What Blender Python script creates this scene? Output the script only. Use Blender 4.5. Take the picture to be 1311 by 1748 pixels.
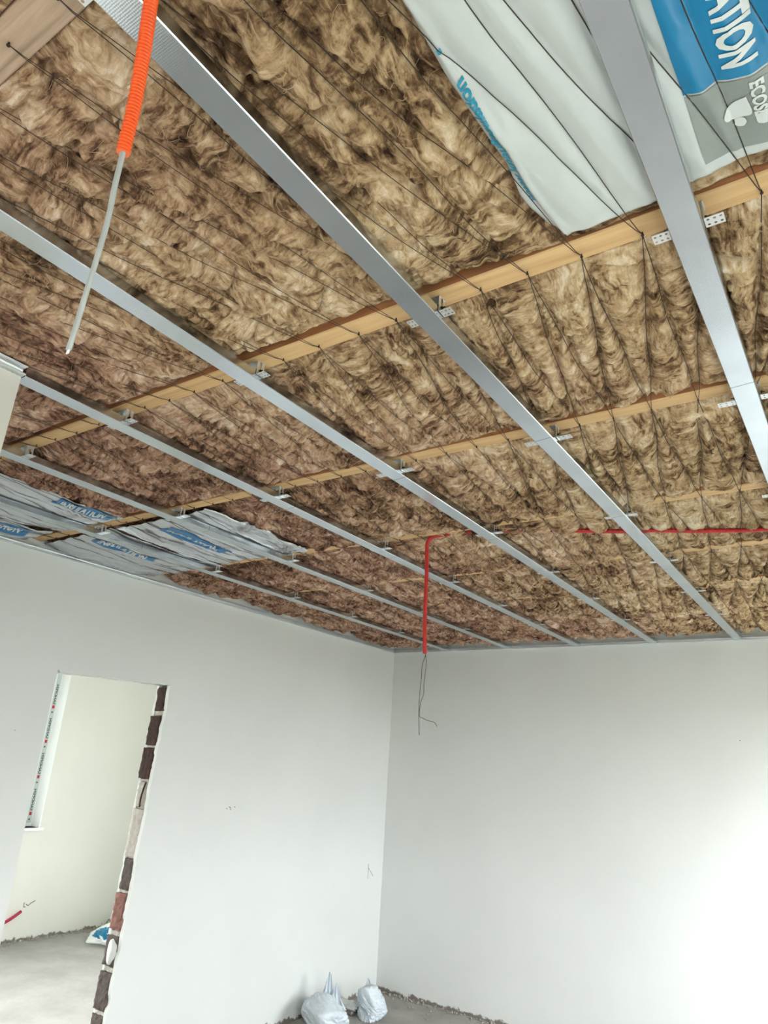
import bpy, math, random
import numpy as np
from mathutils import Matrix, Vector, Euler

for o in list(bpy.data.objects): bpy.data.objects.remove(o)
SC = bpy.context.scene
COL = SC.collection

# ------------------------------------------------------------------ camera
CAM_Z = 1.773
cd = bpy.data.cameras.new('camera'); cam = bpy.data.objects.new('camera', cd); COL.objects.link(cam)
cd.sensor_fit = 'HORIZONTAL'; cd.sensor_width = 36.0; cd.lens = 36.0 * 1184.687 / 1311.0
cd.clip_start = 0.01; cd.clip_end = 200
_p, _y, _r = (math.radians(a) for a in (19.84446228, 35.33171262, 3.72536041))
_f = np.array([-math.sin(_y)*math.cos(_p), math.cos(_y)*math.cos(_p), math.sin(_p)])
_rt = np.array([math.cos(_y), math.sin(_y), 0.0]); _up = np.cross(_rt, _f)
_a = math.cos(_r)*_rt + math.sin(_r)*_up; _b = -math.sin(_r)*_rt + math.cos(_r)*_up
m = Matrix.Identity(4)
for i in range(3):
    m[i][0], m[i][1], m[i][2] = _a[i], _b[i], -_f[i]
m.translation = Vector((0, 0, CAM_Z))
cam.matrix_world = m
SC.camera = cam

# ------------------------------------------------------------------ world, windows light, exposure
SC.view_settings.view_transform = 'Standard'
SC.view_settings.look = 'None'
SC.view_settings.gamma = 1.0
SC.view_settings.use_curve_mapping = False
SC.view_settings.exposure = 0.16
SKY = 34.0
w = bpy.data.worlds.new('overcast_sky'); SC.world = w; w.use_nodes = True
bg = w.node_tree.nodes['Background']; bg.inputs[0].default_value = (0.93, 0.97, 1.0, 1)
# overcast sky: three times brighter overhead than at the horizon
_n = w.node_tree.nodes; _l = w.node_tree.links
_tc = _n.new('ShaderNodeTexCoord'); _sx = _n.new('ShaderNodeSeparateXYZ'); _l.new(_tc.outputs['Generated'], _sx.inputs[0])
_mr = _n.new('ShaderNodeMapRange'); _mr.inputs['From Min'].default_value = 0; _mr.inputs['From Max'].default_value = 1
_mr.inputs['To Min'].default_value = SKY/3; _mr.inputs['To Max'].default_value = SKY; _l.new(_sx.outputs[2], _mr.inputs[0]); _l.new(_mr.outputs[0], bg.inputs[1])
SC.cycles.max_bounces = 10; SC.cycles.diffuse_bounces = 8; SC.cycles.glossy_bounces = 4
SC.cycles.use_denoising = True
SC.cycles.sample_clamp_indirect = 10.0

# main dimensions -----------------------------------------------------------
ZP = 2.773            # underside of the steel profiles
HJ = 2.830            # underside of the joists
XL = -3.76            # left wall face
YB = 5.632            # back wall face
XR = 0.62             # right wall face (outside the picture)
YF = -2.3             # wall behind the camera
XF = -6.92            # far wall of the room behind the doorway
NX, NY = -1.935, 0.845   # free corner of the near left wall
WT = 0.14             # thickness of the left wall
ZC = 3.02             # underside of the boards above the joists
# openings in the right wall: (y0, y1, z0, z1)
RWIN = [(3.95, 5.53, 0.78, 2.20), (0.5, 2.1, 0.80, 2.20)]
FWIN = (-1.5, 0.1, 0.85, 2.25)     # in the wall behind the camera: x0,x1,z0,z1
BWIN = (2.95, 4.29, 0.975, 2.50)  # window of the room behind the doorway: y0,y1,z0,z1
BFILL_FAR = (0.95, 2.80, 0.05, 2.40)   # unseen opening added in its far wall to brighten that room
BFILL_BACK = (-5.6, -5.0, 0.85, 2.05)    # unseen opening added in the back wall, more daylight for that room: x0,x1,z0,z1

def portal(loc, rot, sx, sy):
    l = bpy.data.lights.new('daylight_portal', 'AREA'); l.shape = 'RECTANGLE'; l.size = sx; l.size_y = sy
    l.cycles.is_portal = True
    o = bpy.data.objects.new('daylight_portal', l); COL.objects.link(o); o.location = loc; o.rotation_euler = rot
for y0, y1, z0, z1 in RWIN:
    portal((XR+0.22, (y0+y1)/2, (z0+z1)/2), Euler((0, math.radians(90), 0)), z1-z0, y1-y0)
portal(((FWIN[0]+FWIN[1])/2, YF-0.22, (FWIN[2]+FWIN[3])/2), Euler((math.radians(90), 0, 0)), FWIN[1]-FWIN[0], FWIN[3]-FWIN[2])
portal(((BFILL_BACK[0]+BFILL_BACK[1])/2, YB+.22, (BFILL_BACK[2]+BFILL_BACK[3])/2), Euler((math.radians(-90), 0, 0)), BFILL_BACK[1]-BFILL_BACK[0], BFILL_BACK[3]-BFILL_BACK[2])
for b in (BWIN, BFILL_FAR):
    portal((XF-0.42, (b[0]+b[1])/2, (b[2]+b[3])/2), Euler((0, math.radians(-90), 0)), b[3]-b[2], b[1]-b[0])

# ------------------------------------------------------------------ numpy noise
_rs = np.random.RandomState(7)
_perm = np.concatenate([_rs.permutation(256)]*3)
_ang = _rs.rand(256)*2*np.pi
_gx, _gy = np.cos(_ang), np.sin(_ang)
def pn(x, y, seed=0):
    x = np.asarray(x, float); y = np.asarray(y, float)
    xi = np.floor(x).astype(int); yi = np.floor(y).astype(int)
    xf, yf = x-xi, y-yi
    xi = (xi + seed*37) & 255; yi = (yi + seed*91) & 255
    u = xf**3*(xf*(xf*6-15)+10); v = yf**3*(yf*(yf*6-15)+10)
    def g(ix, iy, dx, dy):
        h = _perm[_perm[ix & 255] + (iy & 255)]
        return _gx[h]*dx + _gy[h]*dy
    a = g(xi, yi, xf, yf); b = g(xi+1, yi, xf-1, yf); c = g(xi, yi+1, xf, yf-1); d = g(xi+1, yi+1, xf-1, yf-1)
    return 1.5*((a*(1-u)+b*u)*(1-v) + (c*(1-u)+d*u)*v)
def fbm(x, y, seed=0, oct=4):
    s = 0; a = 1
    for i in range(oct):
        s = s + a*pn(x, y, seed+i*3); x = x*2.03; y = y*2.03; a *= .5
    return s
def sstep(a, b, x):
    t = np.clip((x-a)/(b-a), 0, 1); return t*t*(3-2*t)

# ------------------------------------------------------------------ mesh helpers
def mesh(name, V, F, mat=None, smooth=False):
    me = bpy.data.meshes.new(name)
    V = np.asarray(V, dtype=np.float32)
    if isinstance(F, np.ndarray) and F.ndim == 2:
        n, k = F.shape
        me.vertices.add(len(V)); me.vertices.foreach_set('co', V.ravel())
        me.loops.add(n*k); me.loops.foreach_set('vertex_index', F.astype(np.int32).ravel())
        me.polygons.add(n); me.polygons.foreach_set('loop_start', np.arange(0, n*k, k, dtype=np.int32))
        me.update(calc_edges=True)
    else:
        me.from_pydata([tuple(map(float, v)) for v in V], [], [tuple(int(i) for i in f) for f in F]); me.update()
    if smooth: me.polygons.foreach_set('use_smooth', np.ones(len(me.polygons), dtype=bool))
    if mat: me.materials.append(mat)
    return me
def obj(name, me, parent=None, loc=None, label=None, cat=None, group=None, kind=None):
    o = bpy.data.objects.new(name, me); COL.objects.link(o)
    if parent is not None: o.parent = parent
    if loc is not None: o.location = loc
    if label: o['label'] = label
    if cat: o['category'] = cat
    if group: o['group'] = group
    if kind: o['kind'] = kind
    return o
class MB:
    def __init__(s): s.v = []; s.f = []
    def add(s, V, F):
        n = len(s.v); s.v += [tuple(map(float, v)) for v in V]; s.f += [tuple(int(i)+n for i in f) for f in F]
    def box(s, x0, x1, y0, y1, z0, z1):
        s.add([(x0,y0,z0),(x1,y0,z0),(x1,y1,z0),(x0,y1,z0),(x0,y0,z1),(x1,y0,z1),(x1,y1,z1),(x0,y1,z1)],
              [(0,3,2,1),(4,5,6,7),(0,1,5,4),(1,2,6,5),(2,3,7,6),(3,0,4,7)])
    def tube(s, pts, r, seg=8, cap=True):
        V, F = tube_vf(pts, r, seg, cap); s.add(V, F)
    def me(s, name, mat, smooth=False): return mesh(name, np.array(s.v), s.f, mat, smooth)
def tube_vf(pts, r, seg=8, cap=True):
    P = np.array(pts, float); n = len(P)
    R = np.full(n, r) if np.isscalar(r) else np.array(r, float)
    T = np.gradient(P, axis=0); T /= np.linalg.norm(T, axis=1)[:, None]+1e-12
    ref = np.array([0, 0, 1.0]) if abs(T[0][2]) < .9 else np.array([1.0, 0, 0])
    V = []; u = np.cross(T[0], ref); u /= np.linalg.norm(u)
    for i in range(n):
        u = u - T[i]*(u@T[i]); u /= np.linalg.norm(u)+1e-12; w_ = np.cross(T[i], u)
        for k in range(seg):
            a = 2*math.pi*k/seg; V.append(P[i]+R[i]*(math.cos(a)*u+math.sin(a)*w_))
    F = []
    for i in range(n-1):
        for k in range(seg):
            k2 = (k+1) % seg; F.append((i*seg+k, (i+1)*seg+k, (i+1)*seg+k2, i*seg+k2))
    if cap:
        F.append(tuple(range(seg))); F.append(tuple(reversed(range((n-1)*seg, n*seg))))
    return V, F
def spline(pts, n):
    P = np.array(pts, float); P = np.vstack([2*P[0]-P[1], P, 2*P[-1]-P[-2]])
    out = []
    m_ = len(P)-3
    for t in np.linspace(0, m_-1e-6, n):
        i = int(t); u = t-i; a, b, c, d = P[i:i+4]
        out.append(.5*((2*b)+(-a+c)*u+(2*a-5*b+4*c-d)*u*u+(-a+3*b-3*c+d)*u**3))
    return np.array(out)
def gridF(nu, nv):
    i = np.arange((nu-1)*(nv-1)); a = (i//(nu-1))*nu + i % (nu-1)
    return np.stack([a, a+nu, a+nu+1, a+1], 1)

# ------------------------------------------------------------------ materials
def mat(name):
    m_ = bpy.data.materials.new(name); m_.use_nodes = True
    return m_, m_.node_tree.nodes, m_.node_tree.links, m_.node_tree.nodes['Principled BSDF']
def N(ns, t, **kw):
    n = ns.new(t)
    for k, v in kw.items():
        if k == 'inp':
            for kk, vv in v.items(): n.inputs[kk].default_value = vv
        else: setattr(n, k, v)
    return n
def ramp(ns, stops, interp='LINEAR'):
    n = ns.new('ShaderNodeValToRGB'); cr = n.color_ramp; cr.interpolation = interp
    while len(cr.elements) < len(stops): cr.elements.new(.5)
    for e, (p, c) in zip(cr.elements, stops):
        e.position = p; e.color = (*c, 1) if len(c) == 3 else c
    return n
def rgb(h): # sRGB 0-255 -> linear
    return tuple(((c/255)/12.92 if c/255 <= .04045 else ((c/255+.055)/1.055)**2.4) for c in h)
def simple(name, col, rough=.6, metal=0.0, noise=0.0, nscale=20, bump=0.0, bscale=60, spec=.5):
    m_, ns, ln, b = mat(name)
    b.inputs['Roughness'].default_value = rough; b.inputs['Metallic'].default_value = metal
    b.inputs['Specular IOR Level'].default_value = spec
    tc = N(ns, 'ShaderNodeTexCoord')
    if noise:
        n = N(ns, 'ShaderNodeTexNoise', inp={'Scale': nscale, 'Detail': 6.0, 'Roughness': .6}); ln.new(tc.outputs['Object'], n.inputs['Vector'])
        r = ramp(ns, [(.3, tuple(c*(1-noise) for c in col)), (.7, tuple(min(1, c*(1+noise)) for c in col))])
        ln.new(n.outputs['Fac'], r.inputs[0]); ln.new(r.outputs[0], b.inputs['Base Color'])
    else: b.inputs['Base Color'].default_value = (*col, 1)
    if bump:
        n2 = N(ns, 'ShaderNodeTexNoise', inp={'Scale': bscale, 'Detail': 5.0}); ln.new(tc.outputs['Object'], n2.inputs['Vector'])
        bp = N(ns, 'ShaderNodeBump', inp={'Strength': bump, 'Distance': .01}); ln.new(n2.outputs['Fac'], bp.inputs['Height']); ln.new(bp.outputs[0], b.inputs['Normal'])
    return m_

def wool_material():
    m_, ns, ln, b = mat('mineral_wool')
    b.inputs['Roughness'].default_value = .95; b.inputs['Specular IOR Level'].default_value = .1
    tc = N(ns, 'ShaderNodeTexCoord')
    # warp
    wn = N(ns, 'ShaderNodeTexNoise', inp={'Scale': 7.0, 'Detail': 3.0}); ln.new(tc.outputs['Object'], wn.inputs['Vector'])
    sub = N(ns, 'ShaderNodeVectorMath', operation='SUBTRACT', inp={1: (.5, .5, .5)}); ln.new(wn.outputs['Color'], sub.inputs[0])
    sc = N(ns, 'ShaderNodeVectorMath', operation='SCALE', inp={'Scale': .08}); ln.new(sub.outputs[0], sc.inputs[0])
    add = N(ns, 'ShaderNodeVectorMath', operation='ADD'); ln.new(tc.outputs['Object'], add.inputs[0]); ln.new(sc.outputs[0], add.inputs[1])
    # clumps
    n1 = N(ns, 'ShaderNodeTexNoise', inp={'Scale': 9.0, 'Detail': 7.0, 'Roughness': .65, 'Distortion': .3}); ln.new(add.outputs[0], n1.inputs['Vector'])
    # fibre strands along warped directions
    def strands(scale, seedloc):
        mp = N(ns, 'ShaderNodeMapping', inp={'Scale': scale, 'Location': seedloc}); ln.new(add.outputs[0], mp.inputs['Vector'])
        n = N(ns, 'ShaderNodeTexNoise', inp={'Scale': 1.0, 'Detail': 6.0, 'Roughness': .65, 'Distortion': .35}); ln.new(mp.outputs[0], n.inputs['Vector'])
        return n
    s1 = strands((14, 75, 40), (0, 0, 0)); s2 = strands((70, 16, 40), (3, 1, 0))
    sel = N(ns, 'ShaderNodeTexNoise', inp={'Scale': 6.0, 'Detail': 2.0}); ln.new(tc.outputs['Object'], sel.inputs['Vector'])
    selr = ramp(ns, [(.42, (0, 0, 0)), (.58, (1, 1, 1))]); ln.new(sel.outputs['Fac'], selr.inputs[0])
    smix = N(ns, 'ShaderNodeMix', data_type='FLOAT'); ln.new(selr.outputs[0], smix.inputs[0]); ln.new(s1.outputs['Fac'], smix.inputs[2]); ln.new(s2.outputs['Fac'], smix.inputs[3])
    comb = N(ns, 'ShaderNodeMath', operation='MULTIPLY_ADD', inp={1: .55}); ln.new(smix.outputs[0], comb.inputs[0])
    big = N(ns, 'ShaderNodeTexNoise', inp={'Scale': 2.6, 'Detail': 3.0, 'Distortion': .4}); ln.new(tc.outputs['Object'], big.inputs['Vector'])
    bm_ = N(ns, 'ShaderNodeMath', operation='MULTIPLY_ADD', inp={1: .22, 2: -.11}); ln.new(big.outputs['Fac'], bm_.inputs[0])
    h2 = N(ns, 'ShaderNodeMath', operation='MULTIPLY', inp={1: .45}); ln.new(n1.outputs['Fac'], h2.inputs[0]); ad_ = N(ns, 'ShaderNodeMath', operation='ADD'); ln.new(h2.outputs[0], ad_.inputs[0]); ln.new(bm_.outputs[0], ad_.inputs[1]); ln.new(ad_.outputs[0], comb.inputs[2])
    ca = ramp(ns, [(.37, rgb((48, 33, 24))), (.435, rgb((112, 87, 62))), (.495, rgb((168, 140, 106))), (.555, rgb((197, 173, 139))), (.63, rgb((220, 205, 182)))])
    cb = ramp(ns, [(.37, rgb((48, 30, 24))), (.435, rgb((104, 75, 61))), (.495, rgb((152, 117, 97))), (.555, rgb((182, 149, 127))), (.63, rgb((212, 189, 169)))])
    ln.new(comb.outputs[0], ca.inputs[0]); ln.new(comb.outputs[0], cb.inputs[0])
    # tint drifts with x and noise: pinkish brown towards the left wall, olive tan on the other side
    sx = N(ns, 'ShaderNodeSeparateXYZ'); ln.new(tc.outputs['Object'], sx.inputs[0])
    n3 = N(ns, 'ShaderNodeTexNoise', inp={'Scale': 1.6, 'Detail': 4.0}); ln.new(tc.outputs['Object'], n3.inputs['Vector'])
    ma = N(ns, 'ShaderNodeMath', operation='MULTIPLY_ADD', inp={1: 2.2}); ln.new(n3.outputs['Fac'], ma.inputs[0]); ln.new(sx.outputs[0], ma.inputs[2])
    mr = N(ns, 'ShaderNodeMapRange', inp={'From Min': -1.1, 'From Max': .55, 'To Min': 0.0, 'To Max': 1.0}); ln.new(ma.outputs[0], mr.inputs[0])
    mx = N(ns, 'ShaderNodeMix', data_type='RGBA'); ln.new(mr.outputs[0], mx.inputs[0]); ln.new(cb.outputs[0], mx.inputs[6]); ln.new(ca.outputs[0], mx.inputs[7])
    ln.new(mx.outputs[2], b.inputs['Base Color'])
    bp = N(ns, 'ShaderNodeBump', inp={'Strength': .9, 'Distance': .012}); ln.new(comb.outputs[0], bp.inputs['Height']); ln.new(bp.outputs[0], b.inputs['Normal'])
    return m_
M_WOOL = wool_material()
M_FIBRE = simple('loose_wool_fibre', rgb((186, 162, 128)), .9, noise=.25, nscale=9)

def zinc(name, base, rough, marks=(), knurl=True):
    m_, ns, ln, b = mat(name)
    b.inputs['Metallic'].default_value = 1.0 if name == 'galvanised_profile' else .85; b.inputs['Roughness'].default_value = rough
    tc = N(ns, 'ShaderNodeTexCoord')
    n = N(ns, 'ShaderNodeTexNoise', inp={'Scale': 5.0, 'Detail': 6.0, 'Roughness': .6}); ln.new(tc.outputs['Object'], n.inputs['Vector'])
    r = ramp(ns, [(.3, tuple(c*.9 for c in base)), (.7, tuple(min(1, c*1.06) for c in base))]); ln.new(n.outputs['Fac'], r.inputs[0])
    col = r.outputs[0]
    if marks:
        sx = N(ns, 'ShaderNodeSeparateXYZ'); ln.new(tc.outputs['Object'], sx.inputs[0])
        tilt = N(ns, 'ShaderNodeMath', operation='MULTIPLY_ADD', inp={1: .12}); ln.new(sx.outputs[0], tilt.inputs[0]); ln.new(sx.outputs[1], tilt.inputs[2])
        last = None
        for yk in marks:
            c = N(ns, 'ShaderNodeMath', operation='COMPARE', inp={1: yk, 2: .0014}); ln.new(tilt.outputs[0], c.inputs[0])
            if last is None: last = c.outputs[0]
            else:
                a = N(ns, 'ShaderNodeMath', operation='MAXIMUM'); ln.new(last, a.inputs[0]); ln.new(c.outputs[0], a.inputs[1]); last = a.outputs[0]
        mx = N(ns, 'ShaderNodeMix', data_type='RGBA', inp={7: (.12, .12, .12, 1)}); ln.new(last, mx.inputs[0]); ln.new(col, mx.inputs[6]); col = mx.outputs[2]
    ln.new(col, b.inputs['Base Color'])
    if knurl:
        v = N(ns, 'ShaderNodeTexVoronoi', inp={'Scale': 260.0, 'Randomness': .15}); ln.new(tc.outputs['Object'], v.inputs['Vector'])
        bp = N(ns, 'ShaderNodeBump', inp={'Strength': .12, 'Distance': .001}); ln.new(v.outputs['Distance'], bp.inputs['Height']); ln.new(bp.outputs[0], b.inputs['Normal'])
    return m_
M_PROF = zinc('galvanised_profile', (.60, .65, .69), .21, marks=(1.82, 2.62, 3.47, 4.28))
M_CHAN = zinc('galvanised_channel', (.76, .79, .80), .40)
M_BRK = zinc('galvanised_bracket', (.78, .80, .80), .4, knurl=False)
M_SCREW = simple('black_screw', (.015, .014, .014), .4, .5)
M_WIRE = simple('dark_wire', rgb((46, 34, 26)), .6)
M_NAIL = simple('nail_steel', rgb((40, 32, 28)), .5, .3)

def wood_material(name, c0, c1):
    m_, ns, ln, b = mat(name)
    b.inputs['Roughness'].default_value = .7
    tc = N(ns, 'ShaderNodeTexCoord')
    mp = N(ns, 'ShaderNodeMapping', inp={'Scale': (1.2, 28, 28)}); ln.new(tc.outputs['Object'], mp.inputs['Vector'])
    n = N(ns, 'ShaderNodeTexNoise', inp={'Scale': 1.6, 'Detail': 6.0, 'Roughness': .6, 'Distortion': .4}); ln.new(mp.outputs[0], n.inputs['Vector'])
    r = ramp(ns, [(.32, c0), (.6, c1)]); ln.new(n.outputs['Fac'], r.inputs[0])
    n2 = N(ns, 'ShaderNodeTexNoise', inp={'Scale': 2.0, 'Detail': 3.0}); ln.new(tc.outputs['Object'], n2.inputs['Vector'])
    hs = N(ns, 'ShaderNodeHueSaturation'); mr = N(ns, 'ShaderNodeMapRange', inp={'To Min': .85, 'To Max': 1.12}); ln.new(n2.outputs['Fac'], mr.inputs[0]); ln.new(mr.outputs[0], hs.inputs['Value'])
    ln.new(r.outputs[0], hs.inputs['Color']); ln.new(hs.outputs[0], b.inputs['Base Color'])
    bp = N(ns, 'ShaderNodeBump', inp={'Strength': .2, 'Distance': .004}); ln.new(n.outputs['Fac'], bp.inputs['Height']); ln.new(bp.outputs[0], b.inputs['Normal'])
    return m_
M_WOOD = wood_material('planed_pine', rgb((190, 152, 104)), rgb((212, 176, 126)))
M_WOOD0 = wood_material('grey_weathered_pine', rgb((150, 126, 104)), rgb((188, 162, 138)))
M_WOODS = wood_material('darker_joist_side', rgb((150, 100, 66)), rgb((182, 128, 88)))  # joist side faces, darker and redder than the underside
M_BOARD = wood_material('roof_board', rgb((110, 80, 56)), rgb((140, 104, 74)))

def plaster_material(name, col, base_dirt=True):
    m_, ns, ln, b = mat(name)
    b.inputs['Roughness'].default_value = .85; b.inputs['Specular IOR Level'].default_value = .25
    tc = N(ns, 'ShaderNodeTexCoord')
    n = N(ns, 'ShaderNodeTexNoise', inp={'Scale': 1.3, 'Detail': 7.0, 'Roughness': .55}); ln.new(tc.outputs['Object'], n.inputs['Vector'])
    r = ramp(ns, [(.3, tuple(c*.96 for c in col)), (.7, tuple(min(1, c*1.02) for c in col))]); ln.new(n.outputs['Fac'], r.inputs[0])
    out = r.outputs[0]
    # small chips and specks
    v = N(ns, 'ShaderNodeTexVoronoi', inp={'Scale': 3.1}); ln.new(tc.outputs['Object'], v.inputs['Vector'])
    cm = N(ns, 'ShaderNodeMath', operation='LESS_THAN', inp={1: .013}); ln.new(v.outputs['Distance'], cm.inputs[0])
    mx = N(ns, 'ShaderNodeMix', data_type='RGBA', inp={7: (*rgb((150, 148, 142)), 1)}); ln.new(cm.outputs[0], mx.inputs[0]); ln.new(out, mx.inputs[6]); out = mx.outputs[2]
    if base_dirt:   # splashes of mortar and dirt along the foot of the wall
        sx = N(ns, 'ShaderNodeSeparateXYZ'); ln.new(tc.outputs['Object'], sx.inputs[0])
        n2 = N(ns, 'ShaderNodeTexNoise', inp={'Scale': 14.0, 'Detail': 6.0, 'Roughness': .7}); ln.new(tc.outputs['Object'], n2.inputs['Vector'])
        ma = N(ns, 'ShaderNodeMath', operation='MULTIPLY_ADD', inp={1: -.16, 2: .08}); ln.new(n2.outputs['Fac'], ma.inputs[0])
        ad = N(ns, 'ShaderNodeMath', operation='ADD'); ln.new(sx.outputs[2], ad.inputs[0]); ln.new(ma.outputs[0], ad.inputs[1])
        mr = N(ns, 'ShaderNodeMapRange', inp={'From Min': .018, 'From Max': .03, 'To Min': 1.0, 'To Max': 0.0}); ln.new(ad.outputs[0], mr.inputs[0])
        mx = N(ns, 'ShaderNodeMix', data_type='RGBA', inp={7: (*rgb((128, 120, 112)), 1)}); ln.new(mr.outputs[0], mx.inputs[0]); ln.new(out, mx.inputs[6]); out = mx.outputs[2]
    ln.new(out, b.inputs['Base Color'])
    bp = N(ns, 'ShaderNodeBump', inp={'Strength': .15, 'Distance': .004})
    n4 = N(ns, 'ShaderNodeTexNoise', inp={'Scale': 9.0, 'Detail': 5.0}); ln.new(tc.outputs['Object'], n4.inputs['Vector']); ln.new(n4.outputs['Fac'], bp.inputs['Height']); ln.new(bp.outputs[0], b.inputs['Normal'])
    return m_
M_PLAST = plaster_material('white_plaster', (.735, .755, .735))
M_PLASTB = plaster_material('cream_plaster', (.74, .725, .67))
M_MORTAR = simple('grey_mortar', rgb((186, 180, 172)), .95, noise=.15, nscale=30, bump=.6, bscale=70)
M_FLOOR = simple('screed', rgb((152, 149, 143)), .85, noise=.16, nscale=3, bump=.25, bscale=25)
M_GROUND = simple('outside_gravel', (.10, .105, .085), .95, noise=.1, nscale=1)
def brick_mat(name, c, specks=.5):
    m_, ns, ln, b = mat(name)
    b.inputs['Roughness'].default_value = .95; b.inputs['Specular IOR Level'].default_value = .15
    tc = N(ns, 'ShaderNodeTexCoord')
    n = N(ns, 'ShaderNodeTexNoise', inp={'Scale': 26.0, 'Detail': 6.0, 'Roughness': .7}); ln.new(tc.outputs['Object'], n.inputs['Vector'])
    r = ramp(ns, [(.25, tuple(k*.6 for k in c)), (.55, c), (.66, tuple(k*1.25 for k in c)), (.72, rgb((200, 192, 184)))] if specks else [(.25, tuple(k*.6 for k in c)), (.7, tuple(k*1.3 for k in c))])
    ln.new(n.outputs['Fac'], r.inputs[0]); ln.new(r.outputs[0], b.inputs['Base Color'])
    bp = N(ns, 'ShaderNodeBump', inp={'Strength': .8, 'Distance': .01}); ln.new(n.outputs['Fac'], bp.inputs['Height']); ln.new(bp.outputs[0], b.inputs['Normal'])
    return m_
M_BRD = brick_mat('dark_brown_block', rgb((74, 58, 54)), 0)
M_BRG = brick_mat('dusty_dark_block', rgb((104, 94, 90)))
M_BRR = brick_mat('red_block', rgb((142, 104, 96)), 0)

def film_material(name, col, rough, metal, bump):
    m_, ns, ln, b = mat(name)
    b.inputs['Roughness'].default_value = rough; b.inputs['Metallic'].default_value = metal
    b.inputs['Base Color'].default_value = (*col, 1)
    tc = N(ns, 'ShaderNodeTexCoord')
    n = N(ns, 'ShaderNodeTexNoise', inp={'Scale': 14.0, 'Detail': 4.0, 'Distortion': 1.5}); ln.new(tc.outputs['Object'], n.inputs['Vector'])
    bp = N(ns, 'ShaderNodeBump', inp={'Strength': bump, 'Distance': .008}); ln.new(n.outputs['Fac'], bp.inputs['Height']); ln.new(bp.outputs[0], b.inputs['Normal'])
    return m_
M_FILMW = film_material('white_polyethylene', rgb((189, 194, 191)), .4, 0, .12)
M_FILMS = film_material('silver_film', rgb((196, 199, 203)), .26, .6, .22)
M_BLUE = film_material('blue_print', rgb((0, 118, 164)), .4, 0, .12)
M_BLUES = film_material('blue_print_on_silver', rgb((60, 120, 168)), .3, .25, .5)
M_GREYP = film_material('grey_print', rgb((132, 138, 133)), .42, 0, .12)
M_WHITEP = simple('white_print', rgb((206, 211, 208)), .45)
M_TEAL = simple('teal_print', rgb((30, 140, 170)), .45)
M_BLACKP = simple('dark_print', rgb((50, 52, 56)), .5)
M_REDP = simple('red_print', rgb((190, 30, 50)), .5)
M_ORANGE = simple('orange_conduit', rgb((255, 92, 10)), .4, noise=.05, nscale=30)
M_RED = simple('red_conduit', rgb((186, 38, 34)), .45, noise=.06, nscale=30)
M_CABLE = simple('grey_cable', rgb((176, 180, 178)), .35, noise=.05, nscale=30)
M_SACK = simple('white_woven_sack', rgb((206, 216, 222)), .55, noise=.04, nscale=8, bump=.3, bscale=40)
M_SACKW = simple('white_paper_sack', rgb((236, 238, 238)), .6)
M_PVC = simple('white_pvc', rgb((240, 242, 242)), .35)
M_TAPE = simple('protective_tape', rgb((198, 206, 204)), .35)
M_RUBBLE = simple('rubble', rgb((150, 146, 138)), .95, noise=.3, nscale=20, bump=.7)
M_PENCIL = simple('pencil', rgb((120, 120, 120)), .8)
def glass_material():
    m_, ns, ln, b = mat('window_glass'); ns.remove(b)
    out = ns['Material Output']; t = N(ns, 'ShaderNodeBsdfTransparent', inp={0: (.95, .97, .96, 1)}); g = N(ns, 'ShaderNodeBsdfGlossy', inp={'Roughness': .02})
    fr = N(ns, 'ShaderNodeFresnel'); mx = N(ns, 'ShaderNodeMixShader'); ln.new(fr.outputs[0], mx.inputs[0]); ln.new(t.outputs[0], mx.inputs[1]); ln.new(g.outputs[0], mx.inputs[2]); ln.new(mx.outputs[0], out.inputs[0])
    return m_
M_GLASS = glass_material()

# ------------------------------------------------------------------ the setting
def struct(name, mb, m_, parent=None):
    return obj(name, mb.me(name, m_), parent, kind='structure')
b = MB(); b.box(XF-.35, XR+.25, YF-.25, YB+.2, -.2, 0); struct('floor', b, M_FLOOR)
b = MB(); b.box(-30, 30, -30, 30, -.32, -.22); struct('ground', b, M_GROUND)
b = MB(); b.box(XF-.35, XR+.25, YF-.25, YB+.2, ZC+.06, ZC+.16); struct('ceiling', b, M_BOARD)
b = MB(); q = BFILL_BACK
b.box(q[1], XR+.25, YB, YB+.2, 0, ZC+.06); b.box(XF-.35, q[0], YB, YB+.2, 0, ZC+.06); b.box(q[0], q[1], YB, YB+.2, 0, q[2]); b.box(q[0], q[1], YB, YB+.2, q[3], ZC+.06)
struct('wall_back', b, M_PLAST)
# right wall with its two openings, wall behind the camera
b = MB(); x0, x1 = XR, XR+.25
(a0, a1, az0, az1), (c0, c1, cz0, cz1) = RWIN
b.box(x0, x1, a1, YB, 0, ZC+.06); b.box(x0, x1, a0, a1, 0, az0); b.box(x0, x1, a0, a1, az1, ZC+.06)
b.box(x0, x1, c1, a0, 0, ZC+.06); b.box(x0, x1, c0, c1, 0, cz0); b.box(x0, x1, c0, c1, cz1, ZC+.06); b.box(x0, x1, YF-.25, c0, 0, ZC+.06)
struct('wall_right', b, M_PLAST)
b = MB(); f0, f1, fz0, fz1 = FWIN
b.box(XF-.35, f0, YF-.25, YF, 0, ZC+.06); b.box(f1, XR, YF-.25, YF, 0, ZC+.06); b.box(f0, f1, YF-.25, YF, 0, fz0); b.box(f0, f1, YF-.25, YF, fz1, ZC+.06)
struct('wall_front', b, M_PLAST)
# near left wall (its free end shows at the left edge of the picture)
b = MB(); b.box(XF, NX, YF, NY, 0, 2.80); struct('wall_near_left', b, M_PLASTB)
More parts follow.
